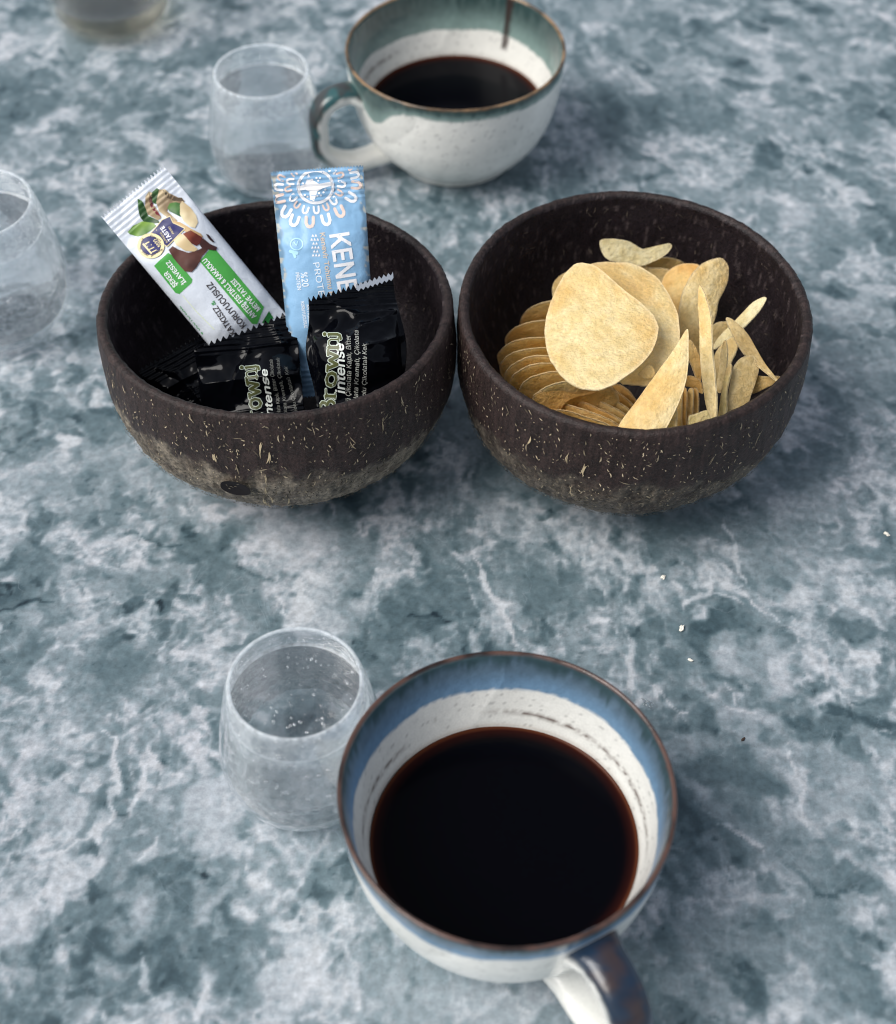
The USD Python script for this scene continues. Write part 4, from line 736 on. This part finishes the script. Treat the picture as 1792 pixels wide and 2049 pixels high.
# the printed nut picture: leaves, shells, chocolate
def shade2(c0, c1, seed, k=160):
    return lambda v2: (lambda m: c0 * (1 - m) + c1 * m)(sstep(0.3, 0.7, fbm(np.column_stack([v2 * k, np.full(len(v2), seed)]), 3, seed))[:, None])
pic = [([(380, 450), (420, 470), (450, 530), (470, 600), (560, 640), (580, 665), (500, 670), (430, 650), (400, 610), (385, 540)], srgb(70, 118, 56), srgb(36, 70, 34), 'printed_leaf'),
       ([(290, 745), (340, 690), (420, 650), (520, 665), (545, 690), (500, 730), (440, 770), (380, 785), (310, 765)], srgb(128, 162, 70), srgb(74, 116, 50), 'printed_leaf'),
       ([(500, 400), (550, 355), (590, 380), (590, 440), (540, 500), (500, 470)], srgb(72, 112, 62), srgb(40, 62, 40), 'printed_leaf'),
       ([(450, 430), (480, 385), (510, 400), (500, 470), (560, 560), (590, 620), (560, 640), (470, 590), (445, 520)], srgb(206, 188, 150), srgb(150, 128, 98), 'printed_nut'),
       ([(485, 400), (505, 440), (520, 520), (590, 610), (545, 590), (500, 530), (480, 470)], srgb(112, 30, 44), srgb(74, 24, 36), 'printed_nut'),
       ([(545, 480), (570, 370), (620, 365), (660, 400), (760, 450), (800, 470), (760, 500), (660, 500), (640, 560), (730, 640), (720, 670), (620, 600), (570, 560)], srgb(196, 176, 140), srgb(128, 108, 84), 'printed_nut'),
       ([(600, 370), (660, 410), (720, 440), (770, 440), (790, 470), (700, 470), (640, 440)], srgb(92, 78, 60), srgb(60, 52, 44), 'printed_nut'),
       ([(645, 530), (665, 490), (720, 480), (780, 500), (770, 560), (760, 610), (700, 580), (660, 560)], srgb(88, 132, 64), srgb(40, 84, 42), 'printed_kernel'),
       ([(755, 500), (775, 470), (850, 530), (900, 600), (915, 660), (890, 710), (850, 700), (790, 650), (755, 590)], srgb(222, 208, 172), srgb(188, 168, 130), 'printed_nut'),
       ([(680, 640), (760, 660), (860, 720), (940, 760), (960, 790), (900, 800), (800, 740), (690, 680)], srgb(190, 160, 116), srgb(120, 84, 56), 'printed_nut'),
       ([(780, 760), (850, 730), (950, 790), (960, 830), (900, 870), (830, 830)], srgb(132, 66, 44), srgb(86, 36, 28), 'printed_nut'),
       ([(690, 800), (740, 760), (790, 770), (860, 850), (915, 900), (880, 920), (800, 910), (720, 860)], srgb(224, 208, 168), srgb(196, 174, 132), 'printed_nut'),
       ([(655, 905), (690, 870), (740, 900), (830, 930), (910, 910), (980, 870), (1030, 860), (990, 920), (950, 960), (930, 1010), (900, 1060), (860, 1100), (800, 1095), (750, 1040), (700, 980)], srgb(92, 58, 50), srgb(58, 34, 30), 'printed_chocolate'),
       ([(940, 820), (960, 800), (1020, 850), (1085, 880), (1075, 910), (1010, 900), (960, 900), (930, 860)], srgb(66, 40, 38), srgb(40, 24, 24), 'printed_chocolate'),
       ([(985, 760), (1010, 770), (1060, 830), (1050, 840), (1020, 815), (1000, 790)], srgb(50, 34, 34), srgb(40, 28, 28), 'printed_chocolate')]
for i, (pts, c0, c1, nm) in enumerate(pic): W1.decal(W1.poly([zw(*p) for p in pts]), c0, nm, tw, 0.00012 + 0.00002 * i, fine=0.0010, shade=shade2(c0, c1, i + 1))
NAVY, CREAM = srgb(34, 36, 92), srgb(222, 208, 160)
rb_pts = [(665, 610), (690, 665), (795, 715), (740, 770), (640, 870), (485, 770), (560, 690), (600, 640)]
rbp = W1.poly([zw(*p) for p in rb_pts]); W1.decal(rbp.buffer(0.0003), CREAM, 'printed_ribbon', tw, 0.00046); W1.decal(rbp, NAVY, 'printed_ribbon', tw, 0.00050)
def disc(sh, c, rx, tf, n=40): return sh.poly([tf(c[0] + rx * math.cos(q), c[1] + rx * 0.93 * math.sin(q)) for q in np.linspace(0, 2 * math.pi, n, endpoint=False)])
W1.decal(disc(W1, (497, 868), 120, zw), CREAM, 'printed_medal', tw, 0.00056); W1.decal(disc(W1, (497, 866), 90, zw), NAVY, 'printed_medal', tw, 0.00060)
tw_txt = []
WHITE = srgb(240, 242, 244)
def letters(sh, parent, items, rgb, off, tf, name='lettering'):
    g = unary_union([sh.text(txt, tf(*p0), tf(*p1), tf(*pt), bold, shear) for (txt, p0, p1, pt, bold, shear) in items])
    return sh.decal(g, rgb, name, parent, off, fine=0.004)
letters(W1, tw, [('TASTE', (690, 810), (610, 690), (655, 825), True, 0)], WHITE, 0.00056, zw)
letters(W1, tw, [('SUPERIOR', (650, 838), (590, 745), (635, 845), False, 0), ('AWARD', (705, 760), (665, 695), (690, 770), False, 0), ('2022', (600, 855), (550, 795), (560, 875), True, 0)], CREAM, 0.00066, zw)
# ring lettering of the medal, one word bent into three chords
letters(W1, tw, [('INTERNATIONAL', (605, 905), (500, 968), (598, 893), True, 0), ('TASTE', (470, 965), (415, 925), (478, 950), True, 0), ('INSTITUTE', (398, 900), (420, 800), (412, 898), True, 0), ('BRUSSELS', (500, 768), (590, 820), (492, 783), True, 0)], srgb(60, 52, 60), 0.00066, zw)
letters(W1, tw, [('ŞEKER', (735, 1215), (645, 1090), (688, 1225), True, 0), ('İLAVESİZ', (812, 1190), (660, 995), (780, 1212), True, 0)], WHITE, 0.00020, zw)
letters(W1, tw, [('ANTEP FISTIKLI & KAKAOLU', (1435, 1490), (985, 975), (1402, 1520), True, 0), ('MEYVE TATLISI', (1470, 1425), (1235, 1155), (1440, 1455), True, 0)], WHITE, 0.00020, zw)
letters(W1, tw, [('KATKISIZ', (1250, 1640), (1085, 1395), (1200, 1655), True, 0), ('KORUYUCUSUZ', (1345, 1570), (1030, 1185), (1300, 1600), True, 0)], srgb(52, 44, 42), 0.00016, zw)
letters(W1, tw, [('GLUTENSİZ', (935, 1615), (755, 1400), (905, 1632), True, 0), ('&', (1075, 1385), (1055, 1350), (1045, 1400), True, 0), ('•', (965, 1645), (950, 1625), (945, 1660), True, 0)], srgb(70, 150, 84), 0.00016, zw)
letters(W1, tw, [('Yabancı tarımsal', (600, 1285), (500, 1150), (585, 1300), False, 0), ('Numarası: TR-34-K-175030', (905, 1680), (700, 1410), (890, 1690), True, 0), ('0,63', (362, 1030), (335, 985), (350, 1038), False, 0), ('9', (338, 1040), (328, 1020), (325, 1048), False, 0)], srgb(40, 44, 56), 0.00016, zw)
def line_dec(sh, parent, pts, wd, rgb, off, tf, name='printed_line'):
    ls = LineString([sh.hit(*tf(*p)) for p in pts]).buffer(wd / 2, cap_style=2); return sh.decal(ls, rgb, name, parent, off, fine=0.003)
for k in range(4): line_dec(W1, tw, [(548 - 21 * k, 905 - 24 * k), (506 - 21 * k, 925 - 24 * k)], 0.00035, CREAM, 0.00066, zw, 'printed_column')
line_dec(W1, tw, [(505, 938), (428, 850)], 0.0006, CREAM, 0.00068, zw, 'printed_column')
line_dec(W1, tw, [(255, 955), (330, 975), (370, 1050), (490, 1200), (600, 1330)], 0.00022, srgb(60, 66, 80), 0.00016, zw)
line_dec(W1, tw, [(780, 1310), (900, 1450), (1060, 1610)], 0.00030, srgb(214, 224, 196), 0.00012, zw)

# --- blue protein bar
def zb(x, y): return (509.6 + 0.17857 * x, 308.1 + 0.17857 * y)
B1 = Sheet((634, 338), 0.106, (672, 790), 0.040, 0.0330, roll=0)
BLUE = srgb(136, 178, 212)
def blue_col(s, t):
    e = np.abs(2 * t / B1.w); k = sstep(0.84, 0.92, e + 0.03 * np.sin(s * 900))[:, None]
    dots = sstep(0.55, 0.75, noise(np.stack([s * 900, t * 900, 0 * s], -1), 3))[:, None]
    c = BLUE * (1 - 0.45 * k); return c * (1 - 0.6 * k * dots) + srgb(206, 196, 170) * 0.6 * k * dots
tb = wrapper(B1, 'protein_bar', 'light blue wrapped snack bar standing tall at the back of the bowl', 'snack bar', M['foil_blue'], 0.0062, 0.012, 30, col=blue_col, wrinkle=0.0012, narrow=lambda U: 1.0 - 0.04 * np.clip(U + 1, 0, 1), zig=0.0008, crimp=0.00025)
PW, PK, BR_ = srgb(238, 238, 240), srgb(232, 208, 196), srgb(176, 150, 128)
ring = disc(B1, (680, 368), 212, zb).difference(disc(B1, (680, 368), 178, zb))
star = B1.poly([zb(*p) for p in [(600, 220), (640, 290), (720, 335), (850, 310), (885, 350), (760, 385), (700, 420), (665, 530), (620, 510), (610, 420), (570, 400), (490, 410), (478, 370), (560, 340), (580, 300)]])
B1.decal(unary_union([ring, star]), PW, 'printed_emblem', tb, 0.00014, fine=0.0015)
B1.decal(unary_union([disc(B1, p, 13, zb, 10) for p in [(640, 290), (590, 300), (690, 270), (730, 270), (710, 300), (560, 460), (590, 480), (720, 440), (740, 465), (700, 470), (790, 400), (770, 430), (540, 330)]]), PW, 'printed_dots', tb, 0.00016)
def ushape(sh, c, sz, ang, tf):
    ang = math.radians(ang); pts = [(-0.32, -0.45), (-0.32, 0.1), (-0.2, 0.34), (0, 0.42), (0.2, 0.34), (0.32, 0.1), (0.32, -0.45)]
    q = [tf(c[0] + sz * (x * math.cos(ang) - y * math.sin(ang)), c[1] + sz * (x * math.sin(ang) + y * math.cos(ang))) for x, y in pts]
    return LineString([sh.hit(*p) for p in q]).buffer(0.00042 * sz / 95)
us_w = [((425, 495), 85, 45), ((565, 630), 85, 20), ((690, 630), 85, -5), ((885, 530), 90, -35), ((975, 340), 90, -80), ((880, 170), 90, -150), ((395, 310), 85, 90), ((345, 655), 125, 30), ((440, 750), 125, 20), ((800, 740), 125, -15), ((1085, 490), 120, -60), ((265, 370), 100, 95), ((1120, 235), 100, -100)]
us_p = [((470, 575), 75, 35), ((800, 600), 80, -25), ((950, 440), 80, -60), ((960, 235), 80, -110), ((370, 395), 75, 70), ((615, 765), 125, 0), ((955, 650), 125, -25), ((270, 505), 120, 75), ((1140, 350), 110, -85), ((1075, 120), 110, -130), ((435, 215), 70, 140), ((290, 265), 80, 115)]
B1.decal(unary_union([ushape(B1, *u, zb) for u in us_w]), PW, 'printed_arches', tb, 0.00012, fine=0.002)
B1.decal(unary_union([ushape(B1, *u, zb) for u in us_p]), PK, 'printed_arches', tb, 0.00012, fine=0.002)
letters(B1, tb, [('KENEVİR', (838, 905), (1010, 2010), (1050, 865), True, 0)], PW, 0.00016, zb)
letters(B1, tb, [('PROTEİN BAR', (652, 1222), (790, 1990), (720, 1212), False, 0), ('%20', (515, 1330), (535, 1490), (585, 1322), True, 0), ('PROTEİN', (455, 1330), (480, 1525), (495, 1325), True, 0), ('KATKISIZ &', (580, 1690), (610, 1950), (612, 1686), True, 0), ('KORUYUCUSUZ', (515, 1655), (555, 1950), (550, 1650), True, 0)], srgb(226, 234, 240), 0.00016, zb)
letters(B1, tb, [('Kenevir Tohumu Ezmeli', (728, 885), (860, 1790), (782, 880), True, 0)], srgb(214, 198, 180), 0.00016, zb)
tri = []
for r_ in range(6):
    for k in range(2 + r_ % 2):
        x, y = 650 + 4 * r_ + (k - 0.5 * (r_ % 2)) * 34, 915 + 44 * r_; tri.append(B1.poly([zb(x, y - 18), zb(x + 15, y + 12), zb(x - 15, y + 12)]))
B1.decal(unary_union(tri), PW, 'printed_triangles', tb, 0.00014)
B1.decal(unary_union([disc(B1, (468, 1010), 76, zb).difference(disc(B1, (468, 1010), 62, zb)), B1.text('V', zb(440, 1030), zb(495, 1020), zb(435, 985), True, 0), LineString([B1.hit(*zb(400, 1090)), B1.hit(*zb(470, 1110))]).buffer(0.0006), LineString([B1.hit(*zb(430, 1100)), B1.hit(*zb(450, 1150))]).buffer(0.0005)]), srgb(176, 220, 236), 'printed_seal', tb, 0.00014)

# --- black cake wrappers
def zk(x, y): return (284.4 + 0.3042 * x, 551.1 + 0.3042 * y)
SERIF = {'B': [[(0, 0), (0, 1)], [(0, 1), (.38, 1), (.52, .88), (.5, .66), (.36, .54), (0, .53)], [(.36, .53), (.56, .45), (.62, .26), (.52, .06), (.36, 0), (0, 0)], [(-.12, 0), (.1, 0)], [(-.12, 1), (.1, 1)]],
         'r': [[(0, 0), (0, .66)], [(0, .46), (.14, .64), (.34, .66)], [(-.12, 0), (.14, 0)], [(-.12, .66), (0, .66)]],
         'o': [[(.3, 0), (.08, .1), (0, .33), (.08, .57), (.3, .67), (.52, .57), (.6, .33), (.52, .1), (.3, 0)]],
         'w': [[(0, .66), (.2, 0), (.4, .55), (.6, 0), (.8, .66)], [(-.12, .66), (.12, .66)], [(.68, .66), (.92, .66)]],
         'n': [[(0, 0), (0, .66)], [(0, .48), (.16, .64), (.34, .64), (.44, .5), (.44, 0)], [(-.12, 0), (.12, 0)], [(.32, 0), (.56, 0)], [(-.12, .66), (0, .66)]],
         'i': [[(0, .66), (0, .05), (-.06, -.12), (-.24, -.16)], [(-.12, .66), (0, .66)], [(.02, .92), (.021, .93)]]}
def browni():
    x, out = 0.0, []
    for ch, adv in (('B', .86), ('r', .52), ('o', .82), ('w', 1.06), ('n', .72), ('i', .3)):
        for k, st_ in enumerate(SERIF[ch]):
            heavy = 0.085 if k == 0 or ch in 'Bow' and k < 3 else 0.045
            if ch == 'i' and k == 2: heavy = 0.12
            out.append(affinity.translate(LineString(st_).buffer(heavy), x, 0))
        x += adv
    return unary_union(out)
def fit(sh, g, p0, p1, ptop):
    a, b, c = np.array(sh.hit(*p0)), np.array(sh.hit(*p1)), np.array(sh.hit(*ptop)); x0, _, x1, _ = g.bounds
    ux = (b - a) / (x1 - x0); e = nrm(b - a); perp = np.array([-e[1], e[0]]); uy = perp * np.dot(c - a, perp)
    return affinity.affine_transform(affinity.translate(g, -x0, 0), [ux[0], uy[0], ux[1], uy[1], a[0], a[1]])
LINE, OLIVE = srgb(198, 210, 196), srgb(84, 88, 52)
def cake(label, p0, z0, p1, z1, width, roll, brand, intense, small, tone=1.0, group=None, seal=0.008, skew=0.0, narrow=None, creases=(), silver=None):
    sh = Sheet(p0, z0, p1, z1, width, roll)
    t = wrapper(sh, 'cake_wrapper', label, 'snack cake', M['foil_black'], 0.0085, seal, 17, crinkle=(0.0022, 46), wrinkle=0.0010, zig=0.0019, back=0.7, ns=150, nt=130, flare=0.004, skew=skew, narrow=narrow, creases=[[zk(*p) for p in c_] for c_ in creases])
    if silver:
        t0, t1, up = silver; tt = np.linspace(t0, t1, 17) * sh.w; ss = sh.L / 2 - skew * tt
        lo = [(s_ - 0.0014 - 0.0009 * (i % 2), t_) for i, (s_, t_) in enumerate(zip(ss, tt))]; hi = [(s_ + up - 0.0012 * (i % 2), t_) for i, (s_, t_) in enumerate(zip(ss, tt))]
        p = np.array([sh.O + s_ * sh.S + t_ * sh.T - 0.0007 * sh.N for s_, t_ in lo + hi]); p2 = p - 0.0002 * sh.N; n_ = len(lo)
        f_ = [[i, i + 1, n_ + i + 1] for i in range(n_ - 1)] + [[i, n_ + i + 1, n_ + i] for i in range(n_ - 1)]; f_ = np.array(f_)
        part('silver_edge', (np.vstack([p, p2]), np.vstack([f_, f_[:, ::-1] + 2 * n_])), M['silver'], t, smooth=False)
    if brand:
        g = fit(sh, browni(), *[zk(*p) for p in brand]); sh.decal(g.buffer(0.00022), LINE * tone, 'lettering', t, 0.00035, fine=0.002); sh.decal(g.buffer(-0.00004), OLIVE * tone, 'lettering', t, 0.00050, fine=0.002)
    if intense: letters(sh, t, [('intense', *intense, True, 0.22)], srgb(216, 222, 216) * tone, 0.00040, zk)
    for (txt, q0, q1, q2, tn) in small: letters(sh, t, [(txt, q0, q1, q2, False, 0.2)], srgb(190, 192, 184) * tn, 0.00040, zk)
    return t, sh
cake('plain black glossy wrapper half buried low at the bowl side, one bright crease across it', (415, 800), 0.036, (350, 700), 0.046, 0.032, 0, None, None, [], creases=[[(110, 620), (220, 645), (330, 760), (430, 880)]])
cake('black glossy cake wrapper with zigzag top lying over the white bar', (510, 860), 0.042, (488, 660), 0.064, 0.0370, 6,
     [(800, 1030), (750, 585), (700, 1030)], [(862, 945), (824, 620), (815, 945)],
     [('Çikolata Kaplı, Bitter Çikolatalı', (918, 960), (858, 555), (895, 960), 0.28), ('Çikolata Kremalı, Çikolatalı', (962, 960), (902, 545), (940, 960), 0.28), ('Kakaolu Çikolatalı Kek', (1035, 960), (955, 600), (1012, 960), 0.28)], tone=0.8, skew=0.30, creases=[[(590, 760), (700, 480), (940, 430)], [(860, 330), (920, 450)]])
cake('black glossy cake wrapper with bright lettering leaning in front of the blue bar', (726, 850), 0.046, (702, 574), 0.078, 0.0310, -4,
     [(1262, 925), (1288, 372), (1168, 925)], [(1332, 778), (1322, 450), (1272, 778)],
     [('Sütlü Çikolata Kaplı, Bitter', (1372, 905), (1368, 395), (1340, 905), 0.75), ('Çikolata Kremalı, Çikolata', (1420, 905), (1420, 365), (1390, 905), 0.85), ('Kakaolu Çikolatalı Kek', (1476, 890), (1474, 450), (1446, 890), 0.85)], silver=(-0.50, -0.06, 0.0008), creases=[[(1665, 235), (1560, 300), (1440, 335), (1335, 450)], [(1700, 400), (1600, 440), (1480, 470), (1340, 490)], [(1150, 120), (1400, 260), (1660, 230)], [(1620, 580), (1520, 590), (1460, 560)]], skew=0.24, narrow=lambda U: 1 + 0.16 * np.exp(-((U - 0.1) / 0.45) ** 2))

# ------------------------------------------------------------------ crumbs
def crumb(px, py, rx, label, m='crumb', flat=0.5):
    r = np.random.default_rng(int(px)); ic = trimesh.creation.icosphere(1); v = np.array(ic.vertices) * (1 + 1.1 * (r.random((42, 1)) - 0.5)) * [rx * 1.4, rx * 0.75, rx * flat]
    a = r.uniform(0, 3); v = v @ np.array([[math.cos(a), -math.sin(a), 0], [math.sin(a), math.cos(a), 0], [0, 0, 1]]); c = at(px, py, 0); v[:, 2] -= v[:, 2].min() - 0.00005
    tag(part('crumb', (v + c * [1, 1, 0], np.array(ic.faces)), M[m], smooth=False), label, 'crumb')
crumb(1326, 1156, 0.0008, 'pale crumb on the table between the chip bowl and the blue-rimmed mug, nearest the bowl')
crumb(1363, 1258, 0.0010, 'whitest and largest crumb on the bare table')
crumb(1381, 1322, 0.0006, 'small crumb just below the whitest crumb')
crumb(1772, 1070, 0.0009, 'white crumb at the table edge of the picture beside a pale vein')
crumb(1486, 1480, 0.0006, 'dark brown speck on the pale marble patch by the blue-rimmed mug', 'fleck_dark')
crumb(1294, 1411, 0.0016, 'round translucent bead lying at the rim of the blue-rimmed mug', 'water', 0.7)
